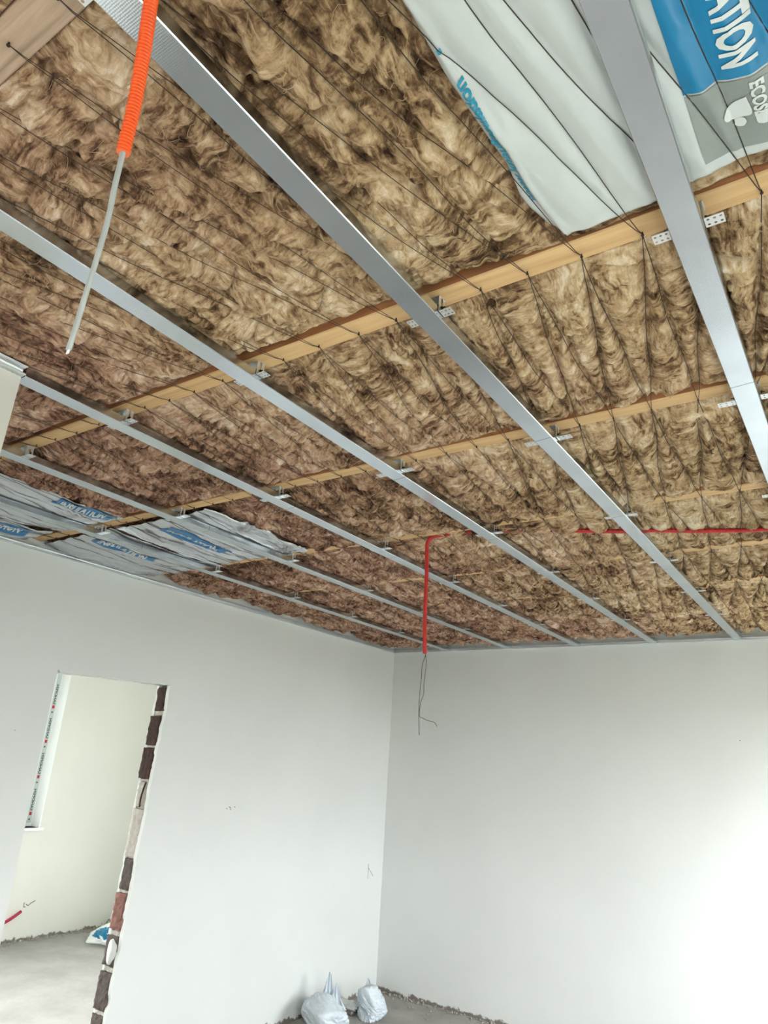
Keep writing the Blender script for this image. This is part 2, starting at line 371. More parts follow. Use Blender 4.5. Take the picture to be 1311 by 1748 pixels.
# far wall of the room behind the doorway
b = MB(); x0, x1 = XF-.35, XF
segs = [(YF, BFILL_FAR[0], 0, ZC), (BFILL_FAR[1], BWIN[0], 0, ZC), (BWIN[1], YB, 0, ZC)]
for y0, y1, z0, z1 in segs: b.box(x0, x1, y0, y1, z0, z1+.06)
for q in (BWIN, BFILL_FAR):
    b.box(x0, x1, q[0], q[1], 0, q[2]); b.box(x0, x1, q[0], q[1], q[3], ZC+.06)
struct('wall_far', b, M_PLASTB)
b = MB(); b.box(XF, XL-WT, NY, YB, 2.66, 2.70); struct('ceiling_far', b, M_PLAST)

# left wall: masonry core, plaster skins with a broken edge round the doorway
DY0, DZ = 2.258, 2.143
rng = random.Random(3)
def dr_edge(z):          # y of the broken right edge of the doorway
    return 2.954 + .0366*z
wl = MB()
wl.box(XL-WT+.022, XL-.028, NY, DY0+.004, 0, ZC); wl.box(XL-WT+.022, XL-.028, DY0, 3.10, DZ+.03, ZC); wl.box(XL-WT+.022, XL-.028, 3.10, YB, 0, ZC)
WL = struct('wall_left', wl, M_MORTAR)
def jag(n, amp, seed): 
    t = np.arange(n); return amp*(pn(t*.31, t*0+.5, seed)+.5*pn(t*.93, t*0+.2, seed+1))
def skin(x0, x1, inset, seed, name):
    # outline of the skin in y,z : left of the door, above it, right of it
    nz = 90; zs = np.linspace(0, DZ+.018, nz); ys = dr_edge(zs) + inset + jag(nz, .007, seed)
    m_ = MB()
    # left piece
    yl = DY0 + np.interp(zs, [0, 1.0, 2.15], [-.002, -.004, -.013]) + jag(nz, .0016, seed+5)
    def sheet(Y0, Y1, Z):
        n = len(Z)
        V = [(x1, a, z) for a, z in zip(Y0, Z)]+[(x1, a, z) for a, z in zip(Y1, Z)]+[(x0, a, z) for a, z in zip(Y0, Z)]+[(x0, a, z) for a, z in zip(Y1, Z)]
        F = []
        for i in range(n-1):
            F += [(i, n+i, n+i+1, i+1), (2*n+i, 2*n+i+1, 3*n+i+1, 3*n+i), (i, i+1, 2*n+i+1, 2*n+i), (n+i, 3*n+i, 3*n+i+1, n+i+1)]
        F += [(0, 2*n, 3*n, n), (n-1, 2*n-1, 4*n-1, 3*n-1)]
        m_.add(V, F)
    sheet(np.full(nz, NY), yl, zs); sheet(ys, np.full(nz, YB), zs)
    # above the door: columns along y with a ragged lower edge
    ny = 60; yy = np.linspace(NY, YB, 200)
    zl = np.where((yy > DY0-.002) & (yy < 3.04), DZ + (yy-DY0)*.024 + .004*pn(yy*14, yy*0, seed+9)+.003*pn(yy*40, yy*0, seed+10), DZ+.018)
    n = len(yy)
    V = [(x1, y, z) for y, z in zip(yy, zl)]+[(x1, y, ZC+.05) for y in yy]+[(x0, y, z) for y, z in zip(yy, zl)]+[(x0, y, ZC+.05) for y in yy]
    F = []
    for i in range(n-1):
        F += [(i, i+1, n+i+1, n+i), (2*n+i, 3*n+i, 3*n+i+1, 2*n+i+1), (i, 2*n+i, 2*n+i+1, i+1)]
    m_.add(V, F)
    return obj(name, m_.me(name, M_PLAST), WL)
skin(XL-.028, XL, .004, 21, 'plaster_skin')
skin(XL-WT, XL-WT+.022, .012, 31, 'plaster_skin')
# blocks laid bare in the jamb
blocks = [(2.150, 2.003, M_BRD, .0, .10), (1.968, 1.790, M_BRD, -.004, .118), (1.772, 1.590, M_BRD, -.008, .122), (1.572, 1.425, M_MORTAR, .004, .118),
          (1.415, 1.148, M_MORTAR, .0, .116), (1.140, .975, M_BRG, -.002, .10), (.955, .765, M_BRR, -.004, .116), (.735, .585, M_BRG, -.003, .118), (.555, .375, M_BRG, -.006, .12), (.35, .19, M_BRG, -.004, .118), (.17, .0, M_BRG, -.002, .118)]
def rough_block(y0, y1, x0, x1, z0, z1, seed, amp=.004):
    nx, nz = 8, 12
    X, Z = np.meshgrid(np.linspace(x0, x1, nx), np.linspace(z0, z1, nz))
    ex = np.where((X == x0) | (X == x1), 1, 0); ez = np.where((Z == z0) | (Z == z1), 1, 0)
    Y = y0 + np.interp(Z, [z0, z1], [0, .0366*(z1-z0)]) + amp*fbm(X*40, Z*40, seed) + .006*((ex+ez) > 0)
    Xo = X + .010*pn(Z*28, X*30, seed+2)*ex; Zo = Z + .005*pn(X*40, Z*20, seed+3)*ez
    V = np.stack([Xo.ravel(), Y.ravel(), Zo.ravel()], 1)
    m_ = MB(); m_.add(V, gridF(nx, nz))
    n = nx*nz
    Vb = [(x0, y1, z0), (x1, y1, z0), (x1, y1, z1), (x0, y1, z1)]
    ring = [i for i in range(nx)]+[r*nx+nx-1 for r in range(1, nz)]+[(nz-1)*nx+i for i in range(nx-2, -1, -1)]+[r*nx for r in range(nz-2, 0, -1)]
    V2 = [V[i] for i in ring] + [(V[i][0], y1, V[i][2]) for i in ring]
    k = len(ring)
    m_.add(V2, [(i, i+k, (i+1) % k+k, (i+1) % k) for i in range(k)])
    return m_
for i, (z1, z0, mm, dy, dep) in enumerate(blocks):
    y = dr_edge(z0)+.004+dy
    nm = 'mortar_patch' if mm is M_MORTAR else 'brick'
    o = obj(nm, rough_block(y, 3.12, XL-.018-dep, XL-.024-.006*(i % 2), z0, z1, 40+i).me(nm, mm), WL)
    if mm is M_BRR: o['label'] = 'dull red block'
    if i < len(blocks)-1 and z0-blocks[i+1][0] > .004:
        obj('mortar_joint', rough_block(y+.006, 3.12, XL-.122, XL-.026, blocks[i+1][0]+.002, z0-.002, 80+i, .006).me('mortar_joint', M_MORTAR), WL)
# white plaster dab on the jamb
V, F = [], []
nn = 20
zc, xc = .66, XL-.066
V.append((xc, dr_edge(zc)-.010, zc))
for k in range(nn):
    a = 2*math.pi*k/nn; rr = 1+.08*math.sin(3*a+1)
    z_ = zc+.062*rr*math.sin(a); V.append((xc+.034*rr*math.cos(a), dr_edge(z_)-.006, z_))
for k in range(nn):
    a = 2*math.pi*k/nn; rr = 1+.08*math.sin(3*a+1)
    z_ = zc+.064*rr*math.sin(a); V.append((xc+.036*rr*math.cos(a), dr_edge(z_)+.006, z_))
for k in range(nn):
    k2 = (k+1) % nn
    F += [(0, 1+k, 1+k2), (1+k, 1+nn+k, 1+nn+k2, 1+k2)]
o = obj('plaster_dab', mesh('plaster_dab', V, F, M_PLAST, True), WL); o['label'] = 'round white dab of plaster on the bare block'
# crack in the plaster of the jamb
b = MB(); cp = [(XL-.05, dr_edge(1.57)-.001, 1.57), (XL-.064, dr_edge(1.52)-.001, 1.52), (XL-.07, dr_edge(1.47)-.002, 1.47), (XL-.066, dr_edge(1.43)-.002, 1.425)]
b.tube(spline(cp, 14), .006, 5); obj('crack', b.me('crack', M_BRD), WL)

def stroke(name, pts, r, m_, parent):
    b = MB()
    for p in pts: b.tube(spline(p, 4*len(p)) if len(p) > 2 else p, r, 4)
    return obj(name, b.me(name, m_), parent)
xw = XL+.0004
stroke('pencil_mark', [[(xw, 5.413, .955), (xw, 5.415, .905), (xw, 5.416, .845)], [(xw, 5.418, .925), (xw, 5.45, .895), (xw, 5.492, .858)]], .0022, M_PENCIL, WL)
stroke('pencil_mark', [[(xw, 3.672, 1.418), (xw, 3.68, 1.412)], [(xw, 3.695, 1.425), (xw, 3.71, 1.42), (xw, 3.712, 1.405)], [(xw, 3.745, 1.425), (xw, 3.755, 1.424)]], .0025, M_PENCIL, WL)
WF = bpy.data.objects['wall_far']
xw = XF+.0004
stroke('pencil_mark', [[(xw, 4.30, .325), (xw, 4.302, .29), (xw, 4.32, .285)], [(xw, 4.32, .31), (xw, 4.345, .295), (xw, 4.365, .31), (xw, 4.41, .33)]], .004, M_PENCIL, WF)

# window of the far room -----------------------------------------------------
W1 = obj('window_1', None, kind='structure')
y0, y1, z0, z1 = BWIN
xo = XF-.14
b = MB(); fw = .07
b.box(xo-.06, xo, y1-fw, y1, z0, z1); b.box(xo-.06, xo, y0, y0+fw, z0, z1); b.box(xo-.06, xo, y0+fw, y1-fw, z1-fw, z1); b.box(xo-.06, xo, y0+fw, y1-fw, z0, z0+fw)
obj('window_frame', b.me('window_frame', M_PVC), W1)
ym = (y0+y1)/2
for ya, yb_ in ((y0+fw, ym-.002), (ym+.002, y1-fw)):
    b = MB(); s = .055
    b.box(xo-.045, xo+.015, ya, ya+s, z0+fw, z1-fw); b.box(xo-.045, xo+.015, yb_-s, yb_, z0+fw, z1-fw); b.box(xo-.045, xo+.015, ya+s, yb_-s, z0+fw, z0+fw+s); b.box(xo-.045, xo+.015, ya+s, yb_-s, z1-fw-s, z1-fw)
    sh = obj('window_sash', b.me('window_sash', M_PVC), W1)
    b = MB(); b.box(xo-.02, xo-.014, ya+s, yb_-s, z0+fw+s, z1-fw-s); obj('glass_pane', b.me('glass_pane', M_GLASS), sh)
b = MB(); b.box(xo, XF+.035, y0-.03, y1+.03, z0-.022, z0); obj('window_reveal', (lambda q: (q.box(xo, XF+.002, y1-.005, y1+.004, z0, z1), q)[1])(MB()).me('window_reveal', M_PVC), W1)
obj('window_sill', b.me('window_sill', M_PVC), W1)

# ------------------------------------------------------------------ text
def text_vf(s, size, sx=1.0, bold=.036):
    cu = bpy.data.curves.new('t', 'FONT'); cu.body = s; cu.size = size; cu.resolution_u = 3; cu.offset = bold*size
    o = bpy.data.objects.new('t', cu); COL.objects.link(o)
    dg = bpy.context.evaluated_depsgraph_get(); dg.update()
    me = bpy.data.meshes.new_from_object(o.evaluated_get(dg))
    V = np.array([v.co[:] for v in me.vertices]); F = [tuple(p.vertices) for p in me.polygons]
    bpy.data.objects.remove(o); bpy.data.curves.remove(cu); bpy.data.meshes.remove(me)
    V[:, 0] *= sx
    V[:, 0] -= V[:, 0].min(); V[:, 1] -= V[:, 1].min()
    return V, F
def subdiv(V, F, maxlen):
    import bmesh
    bm = bmesh.new()
    vs = [bm.verts.new(v) for v in V]
    for f in F:
        try: bm.faces.new([vs[i] for i in f])
        except ValueError: pass
    bmesh.ops.triangulate(bm, faces=bm.faces)
    for _ in range(4):
        es = [e for e in bm.edges if e.calc_length() > maxlen]
        if not es: break
        bmesh.ops.subdivide_edges(bm, edges=es, cuts=1)
        bmesh.ops.triangulate(bm, faces=[f for f in bm.faces if len(f.verts) > 3])
    bm.verts.index_update()
    V2 = np.array([v.co[:] for v in bm.verts]); F2 = [tuple(v.index for v in f.verts) for f in bm.faces]; bm.free()
    return V2, F2
# printed protective tape on the window frame (lettering runs up the jamb)
b = MB(); tx = xo+.0012
b.box(tx-.001, tx, y1-.062, y1-.012, z0+.03, z1-.02); tp = obj('protective_tape', b.me('protective_tape', M_TAPE), W1)
zz = z0+.10
while zz < z1-.25:
    V, F = text_vf('SANDPEN', .046, 1.0, .03); L = V[:, 0].max()
    obj('lettering', mesh('lettering', [(tx+.0006, y1-.05+v[1]*.7, zz+.04+v[0]) for v in V], F, M_BLACKP), W1)
    bb = MB(); bb.box(tx, tx+.0006, y1-.05, y1-.025, zz, zz+.03); obj('lettering', bb.me('red_mark', M_REDP), W1)
    bb = MB(); bb.box(tx, tx+.0006, y1-.046, y1-.032, zz-.045, zz-.03); obj('lettering', bb.me('dot_mark', M_BLACKP), W1)
    zz += .34

# ------------------------------------------------------------------ joists, nails
JO = [(.255, .318), (1.167, 1.231), (1.922, 1.981), (2.708, 2.772), (3.425, 3.487), (4.078, 4.140), (4.735, 4.797)]
JWORDS = ['nearest joist, grey weathered timber at the top left corner', 'thick yellow pine joist running from the silver tab at left up to the white bag',
          'second bright pine joist, with its brown side showing above the wool', 'third pine joist, a thin strip passing just before the red conduit', 'pine joist mostly sunk in wool just beyond the red conduit',
          'pale pine joist beyond the fan of wires, second from the back wall', 'pine joist nearest the back wall, a thin pale line']
nails = {}
nails[1] = [-.037, -.255, -.383, -.505, -.621, -.74, -.859, -.978, -1.108, -1.24, -1.36, -1.483, -1.616, -1.733, -1.848, -1.975, -2.105, -2.243, -2.371, -2.495]
nails[1] = [.45, .33, .21, .09] + nails[1][:1] + [-.145] + nails[1][1:] + [-2.62, -2.75, -2.88, -3.0, -3.13, -3.26, -3.39, -3.52, -3.65]
nails[2] = [-.297, -.428, -.543, -.65, -.77, -.895, -1.015, -1.135, -1.264, -1.38, -1.493, -1.61, -1.73, -1.847, -1.96]
nails[2] = [.5, .38, .26, .13, 0, -.15] + nails[2] + [-2.09-.125*i for i in range(13)]
for k in (0, 3, 4, 5, 6):
    r_ = random.Random(50+k); x = .5; L = []
    while x > -3.66:
        L.append(round(x, 3)); x -= .125+r_.uniform(-.015, .02)
    nails[k] = L
nails[7] = [x-.05 for x in nails[6]]
nail_mb = MB(); nail_mb.tube([(0, 0, .004), (0, 0, -.006)], .0017, 6); nail_mb.tube([(0, 0, -.006), (0, 0, -.008)], .0032, 8)
NAIL = nail_mb.me('nail', M_NAIL)
joists = []
for k, (ya, yb_) in enumerate(JO):
    b = MB(); x0 = NX+.02 if k == 0 else XL+.002
    # bevelled long box, slightly uneven
    n = 40; xs = np.linspace(x0, XR-.003, n); c = .003
    sec = [(ya+c, HJ), (yb_-c, HJ), (yb_, HJ+c), (yb_, ZC+.058), (ya, ZC+.058), (ya, HJ+c)]
    V = []
    for x in xs:
        d = .0015*pn(x*1.7, k+.3, 5)
        V += [(x, y, z+(d if z < HJ+.01 else 0)) for y, z in sec]
    F = [(i*6+j, i*6+(j+1) % 6, (i+1)*6+(j+1) % 6, (i+1)*6+j) for i in range(n-1) for j in range(6)] + [tuple(reversed(range(6))), tuple(range((n-1)*6, n*6))]
    j = obj('ceiling_joist', mesh('ceiling_joist', V, F, M_WOOD0 if k == 0 else M_WOOD), label=JWORDS[k], cat='joist', group='ceiling joists')
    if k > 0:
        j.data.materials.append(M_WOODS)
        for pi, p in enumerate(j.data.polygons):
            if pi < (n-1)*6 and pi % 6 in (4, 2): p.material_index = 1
    joists.append(j)
    r_ = random.Random(k)
    for x in nails[k]:
        if k == 0 and x < NX+.05: continue
        yn = .284 if k == 0 else (ya+yb_)/2+.012+r_.uniform(-.004, .004)
        obj('nail', NAIL, j, loc=(x, yn, HJ))
def nail_y(k):
    return .284 if k == 0 else (YB if k == 7 else (JO[k][0]+JO[k][1])/2+.012)

# ------------------------------------------------------------------ wires and wool
PX = [-.168, -.751, -1.345, -1.950, -2.560, -3.163, .425]      # profile centre lines
rw = random.Random(11)
def bay_wires(k):
    """segments (xa, xb) from joist k to joist k+1"""
    A, B = nails[k], nails[k+1]; out = []
    sh = {0: (.115, .25), 1: (-.165, -.05), 2: (-.13, -.02), 3: (-.14, .0), 4: (-.09, .05), 5: (-.12, .0), 6: (-.1, .02)}[k]
    if k == 0:      # lean the other way
        for xb in B:
            for s in sh:
                t = xb-s; j = min(A, key=lambda q: abs(q-t)) if min(A) < t else None
                if j is not None: out.append((j, xb))
    else:
        for xa in A:
            for s in sh:
                t = xa+s; j = min(B, key=lambda q: abs(q-t)); out.append((xa, j))
    return sorted(set(out))
def bay_y(k):      # wool limits of bay k (between joist k and k+1)
    y0 = JO[k][1] if k >= 0 else -.55
    y1 = JO[k+1][0] if k < 6 else YB-.004
    return y0, y1
SAG = {0: .010, 1: .010, 2: .008, 3: .006, 4: .006, 5: .006, 6: .006}
def wire_z(v, k): return HJ-.007-SAG.get(k, .006)*np.sin(np.pi*np.clip(v, 0, 1))
WIRES = {k: bay_wires(k) for k in range(7)}
def base_surface(x, y, k):
    """surface the wires press into: returns z, distance to the nearest wire"""
    y0, y1 = (nail_y(k), nail_y(k+1)) if k >= 0 else (-.55, .284)
    v = (y-y0)/(y1-y0)
    d = np.full(x.shape, .12)
    if k >= 0:
        for xa, xb in WIRES[k]:
            L = math.hypot(xb-xa, y1-y0); xx = xa+(xb-xa)*v
            d = np.minimum(d, np.abs(x-xx)*(y1-y0)/L)
    yy0, yy1 = bay_y(k); near = np.minimum(y-yy0, yy1-y)
    z = wire_z(v, max(k, 0)) + .001 - .024*(1-np.exp(-d/.04))*(.12+.88*sstep(0, .16, near))
    z += .004*pn(x*4, y*4, 3)
    return z, d, v
def clamp_profiles(x, z):
    for px in PX:
        t = 1-sstep(.032, .075, np.abs(x-px)); z = np.where(t > 0, np.maximum(z, 2.8045*t+z*(1-t)), z)
    return z

# bags: k -> list of (x0, x1, y0, y1) kept clear of wool
BAGS = {0: [(-.42, .60, .33, 1.14)], 1: [(-3.47, -2.905, .9, 1.90), (-3.75, -3.49, .9, 1.89)], 2: [(-3.10, -2.35, 2.0, 2.72), (-3.75, -3.13, 2.0, 2.76)]}
WOOL_LABEL = {-1: 'scrap of brown mineral wool showing above the grey joist, top left corner', 0: 'large tan mineral wool strip nearest the camera, white bag at its right end',
              1: 'brown mineral wool strip between the two nearest yellow joists', 2: 'brown mineral wool strip just beyond the second bright joist, silver bags at its left end',
              3: 'mineral wool strip that the red conduit runs across', 4: 'mineral wool strip with fanned wires, beyond the red conduit',
              5: 'narrow mineral wool strip, second from the back wall', 6: 'mineral wool strip against the back wall'}
fib_rng = np.random.RandomState(5)
def ledge(x, k):   # how far the wool edge stays above the underside of the joist on its camera side
    s = .5+.9*pn(x*1.3, x*0+k, 17)+.35*pn(x*5, x*0+k, 18)
    amt = {0: .020, 1: .042, 2: .020, 3: .012, 4: .012, 5: .012}.get(k, .012)
    if k == 1: s = s + np.exp(-((x+.55)/.35)**2)*.6
    if k == 0: s = s + np.exp(-((x+.62)/.08)**2)*1.3
    return amt*np.clip(s, 0, 1.6)
def wool_z(x, y, k, fine=True):
    z, d, v = base_surface(x, y, k)
    y0, y1 = bay_y(k); ve = np.clip((y-y0)/(y1-y0), 0, 1)
    wx = x+.022*pn(x*7, y*7, 31)+.007*pn(x*21, y*21, 33); wy = y+.022*pn(x*7, y*7, 32)+.007*pn(x*21, y*21, 34)
    zr = z + .012; e1 = (y1-y); e0 = (y-y0); zb0 = zr.copy()
    if k <= 0:      # drawn out along the wires
        zr -= .034*np.abs(pn(wx*8-wy*2, wy*4.5, 41)); zr -= .016*np.abs(pn(wx*24-wy*5, wy*11, 42)); zr -= .011*np.abs(pn(wx*34, wy*30, 43))
    else:           # layered folds running along the joists
        zr -= .026*np.abs(pn(wx*5, wy*9, 41)); zr -= .024*np.abs(pn(wx*8, wy*30, 42)); zr -= .010*np.abs(pn(wx*22, wy*60, 43))
    zr += .018*np.exp(-(pn(wx*2.6+k, wy*5.5, 44)/.045)**2)          # deep folds and batt seams
    zr += .014*np.exp(-(pn(wx*4.5+k, wy*3.0, 47)/.03)**2)*(pn(x*2, y*2, 48) > 0)
    if fine:
        zr += .0034*pn(wx*60, wy*110, 45) + .0022*pn(wx*140, wy*120, 46)
    zr += .019*np.exp(-(d/.008)**2)                                  # the wire cuts in
    soft = .25+.75*sstep(0, .07, np.minimum(e0, e1 if k < 2 else e0)); zr = zb0+(zr-zb0)*soft
    zr = zr + (ledge(x, k)+.010)*(1-sstep(.0, .045, e1-.004*pn(x*30, x*0, 9)))
    zr += .004*(1-sstep(0, .02, e0))
    if k >= 2:      # further off the wool sags below the joists here and there
        zr -= .022*np.clip(.55+1.3*pn(x*1.2, x*0+k*1.7, 61)+.5*pn(x*5, x*0+k, 62), 0, 1)*(1-sstep(.0, .13, e1))*(k < 6)
    if k == 3:      # the wool gives way over the red conduit
        yc = np.interp(x, [-1.04, -.82, -.69, -.54, -.36, -.24, -.10, .2, .43, .6], [2.925, 3.01, 3.05, 3.105, 3.175, 3.225, 3.26, 3.34, 3.42, 3.47])
        zr += (.020+.008*pn(x*6, x*0, 66))*np.exp(-((y-yc+.004)/.022)**4)*sstep(-1.05, -.9, x)
    if k == 6: zr += .062*(1-sstep(.01, .15, e1+.02*pn(x*6, x*0, 63)))
    if k >= 0: zr += (.05 if k > 2 else .02)*(1-sstep(0, .12, x-XL+.02*pn(y*6, y*0, 64)))
    for bx0, bx1, by0, by1 in BAGS.get(k, []):
        inside = sstep(bx0-.045, bx0-.01, x)*(1-sstep(bx1+.01, bx1+.045, x))*sstep(by0-.03, by0, y)*(1-sstep(by1-.015, by1+.012, y))
        zr = zr*(1-inside) + inside*np.maximum(zr, z+.026)
    return clamp_profiles(x, zr)
def make_wool(k):
    y0, y1 = bay_y(k); x0 = NX+.03 if k < 0 else XL+.004; x1 = XR-.004
    st = {-1: .010, 0: .0056, 1: .0062, 2: .0075}.get(k, .0085)
    nx, ny = int((x1-x0)/st)+1, int((y1-y0)/st)+1
    X, Y = np.meshgrid(np.linspace(x0, x1, nx), np.linspace(y0+.0015, y1-.0015, ny))
    Z = wool_z(X, Y, k)
    Xo = X; Yo = Y
    V = np.stack([Xo.ravel(), Yo.ravel(), Z.ravel()], 1)
    F = gridF(nx, ny)
    if k == 0:      # nothing of it inside the near left wall
        c = V[F].mean(1); F = F[~((c[:, 0] < NX+.002) & (c[:, 1] < NY+.002))]
    # edges turned up against the joists
    nb = len(V); e_ = []
    for row in (0, ny-1):
        i = np.arange(nx)+row*nx; up = V[i].copy(); up[:, 2] = 2.93; V = np.concatenate([V, up]); q = np.arange(nx-1); b0 = len(V)-nx
        e_.append(np.stack([i[q], i[q+1], b0+q+1, b0+q], 1))
    F = np.concatenate([F]+e_)
    o = obj('mineral_wool_strip', mesh('mineral_wool_strip', V, F, M_WOOL, True), label=WOOL_LABEL[k], cat='insulation', group='mineral wool between the joists')
    # give the strip its thickness: closed top well above
    zt = ZC+.03
    mb = MB(); mb.box(x0, x1, y0+.0015, y1-.0015, 2.93, zt); obj('wool_core', mb.me('wool_core', M_WOOL), o)
    # loose fibres teased out of the face
    nf = {-1: 50, 0: 1000, 1: 1100, 2: 800, 3: 400}.get(k, 200)
    fx = fib_rng.uniform(max(x0, -2.6), min(x1, .2), nf); fy = fib_rng.uniform(y0+.02, y1-.02, nf)
    keep = np.ones(nf, bool)
    for bx0, bx1, by0, by1 in BAGS.get(k, []): keep &= ~((fx > bx0-.03) & (fx < bx1+.03) & (fy > by0-.03) & (fy < by1+.03))
    for px in PX: keep &= np.abs(fx-px) > .06
    fx, fy = fx[keep], fy[keep]; nf = len(fx)
    ns = 6; ang = fib_rng.uniform(0, 2*np.pi, nf); cur = fib_rng.normal(0, .7, nf); L = fib_rng.uniform(.02, .065, nf)
    pts = np.zeros((nf, ns, 3)); px_, py_ = fx.copy(), fy.copy(); a = ang.copy()
    for s in range(ns):
        pts[:, s, 0] = px_; pts[:, s, 1] = np.clip(py_, y0+.003, y1-.003)
        px_ = px_+np.cos(a)*L/ns; py_ = py_+np.sin(a)*L/ns; a = a+cur*.45+fib_rng.normal(0, .2, nf)
    zz_ = wool_z(pts[:, :, 0], pts[:, :, 1], k); lift = np.sin(np.linspace(0, np.pi, ns))[None]*fib_rng.uniform(.001, .006, nf)[:, None]
    pts[:, :, 2] = zz_-lift-.0006
    wd = fib_rng.uniform(.00025, .0006, nf)
    T = np.gradient(pts, axis=1); nrm = np.stack([-T[:, :, 1], T[:, :, 0], np.zeros_like(T[:, :, 0])], -1); nrm /= np.linalg.norm(nrm, axis=-1, keepdims=True)+1e-9
    # triangular section
    a_ = pts+nrm*wd[:, None, None]; b_ = pts-nrm*wd[:, None, None]; c_ = pts-np.array([0, 0, 1.2])*wd[:, None, None]
    VV = np.stack([a_, b_, c_], 2).reshape(-1, 3)
    base = (np.arange(nf)[:, None]*ns+np.arange(ns-1)[None]).ravel()*3
    FF = np.concatenate([np.stack([base+i, base+(i+1) % 3, base+3+(i+1) % 3, base+3+i], 1) for i in range(3)])
    obj('loose_fibre', mesh('loose_fibre', VV, FF, M_FIBRE, True), o, kind='stuff')
    return o
for k in range(-1, 7): make_wool(k)

# ------------------------------------------------------------------ packaging film
def film_fn(k, dz, amp, seed, gather=()):
    def fn(x, y):
        z, d, v = base_surface(x, y, k)
        wx = x+.02*pn(x*9, y*9, seed+5); wy = y+.02*pn(x*9, y*9, seed+6)
        z = z + dz + amp*(1.0*np.abs(pn(wx*9, wy*3, seed))-.3) + amp*.45*np.abs(pn(wx*26, wy*7, seed+1)) + amp*.10*pn(wx*50, wy*40, seed+2)
        for gx, gy, gr, ga in gather:
            q = np.exp(-(((x-gx)/gr)**2+((y-gy)/gr)**2)); th = np.arctan2(y-gy, x-gx); z = z + ga*q*np.sin(9*th+3*pn(x*8, y*8, seed))
        return clamp_profiles(x, z)
    return fn
def film_sheet(name, outline_l, outline_r, y0, y1fn, fn, m_, nu, nv, thick=.0012, hem=.008, parent=None):
    v = np.linspace(0, 1, nv); u = np.linspace(0, 1, nu)
    U, Vv = np.meshgrid(u, v)
    Y0 = y0+0*U
    xl = np.interp(Vv, outline_l[0], outline_l[1]); xr = np.interp(Vv, outline_r[0], outline_r[1])
    X = xl+(xr-xl)*U
    Y = Y0+(y1fn(X)-Y0)*Vv
    Z = fn(X, Y)
    # rolled hem up into the wool along the free edges
    e = np.minimum(np.minimum(U*(xr-xl), (1-U)*(xr-xl)), (1-Vv)*(y1fn(X)-y0))
    Z = Z + hem*(1-sstep(0, .012, e))
    n = nu*nv
    A = np.stack([X.ravel(), Y.ravel(), Z.ravel()], 1); B = A+[0, 0, thick]
    F = gridF(nu, nv)
    ring = np.array(list(range(nu))+[r*nu+nu-1 for r in range(1, nv)]+[(nv-1)*nu+i for i in range(nu-2, -1, -1)]+[r*nu for r in range(nv-2, 0, -1)])
    r2 = np.roll(ring, -1)
    FF = np.concatenate([F, F[:, ::-1]+n, np.stack([ring, r2, r2+n, ring+n], 1)])
    return mesh(name, np.concatenate([A, B]), FF, m_, True)
FILMS = {}
def patch(name, x0, x1, y0, y1, fn, off, m_, parent, nx=24, ny=30, skew=0):
    X, Y = np.meshgrid(np.linspace(x0, x1, nx), np.linspace(y0, y1, ny)); X = X+skew*(Y-y0)
    Z = fn(X, Y)-off
    A = np.stack([X.ravel(), Y.ravel(), Z.ravel()], 1); n = nx*ny
    return obj(name, mesh(name, A, gridF(nx, ny), m_, True), parent)
def printed(s, size, sx, x, y, dirn, fn, off, m_, parent, maxlen=.012, length=None, height=None):
    """dirn +1: text runs away from the camera (+y), letter tops towards +x; -1: the other way round"""
    V, F = text_vf(s, size, sx)
    if length: V[:, 0] *= length/V[:, 0].max()
    if height: V[:, 1] *= height/V[:, 1].max()
    V, F = subdiv(V, F, maxlen)
    X = x+dirn*V[:, 1]; Y = y+dirn*V[:, 0]
    Z = fn(X, Y)-off
    return obj('lettering', mesh('lettering', np.stack([X, Y, Z], 1), F, m_, False), parent)

# white bag at the upper right
fw_ = film_fn(0, -.002, .006, 101)
def white_fn(x, y):
    z = fw_(x, y)
    # the fold along the left side
    xf_ = np.interp(y, [.3, .66, .73, .83, .86, .94, 1.0, 1.1], [-.415, -.409, -.406, -.397, -.390, -.396, -.393, -.385])
    return z - .007*np.exp(-((x-xf_)/.006)**2) + .006*sstep(0, .02, xf_-x)
BAGW = film_sheet('packaging_bag', ([0, .27, .52, .67, .72, .82, .88, .95, 1], [-.424, -.423, -.423, -.420, -.418, -.425, -.422, -.410, -.385]), ([0, 1], [.58, .58]), .335,
                  lambda x: np.interp(x, [-.43, -.377, -.278, -.133, 0, .58], [1.128, 1.133, 1.139, 1.121, 1.105, 1.10])+.003*pn(x*30, x*0, 4), white_fn, M_FILMW, 190, 150)
FILMS[0] = [(BAGS[0][0], white_fn)]
BW = obj('packaging_bag', BAGW, label='large white plastic insulation bag with blue and grey print, upper right', cat='bag', group='insulation bags')
patch('blue_print', -.125, .5, .36, .917, white_fn, .0016, M_BLUE, BW, 130, 110, .02)
patch('grey_print', -.113, .5, .922, 1.076, white_fn, .0016, M_GREYP, BW, 130, 40, .02)
printed('INSULATION', .1, 1, -.0545, .655, 1, white_fn, .0034, M_WHITEP, BW, length=.238, height=.051, maxlen=.006)
printed('ECOSE', .05, 1, -.023, .932, 1, white_fn, .0034, M_WHITEP, BW, length=.073, height=.021)
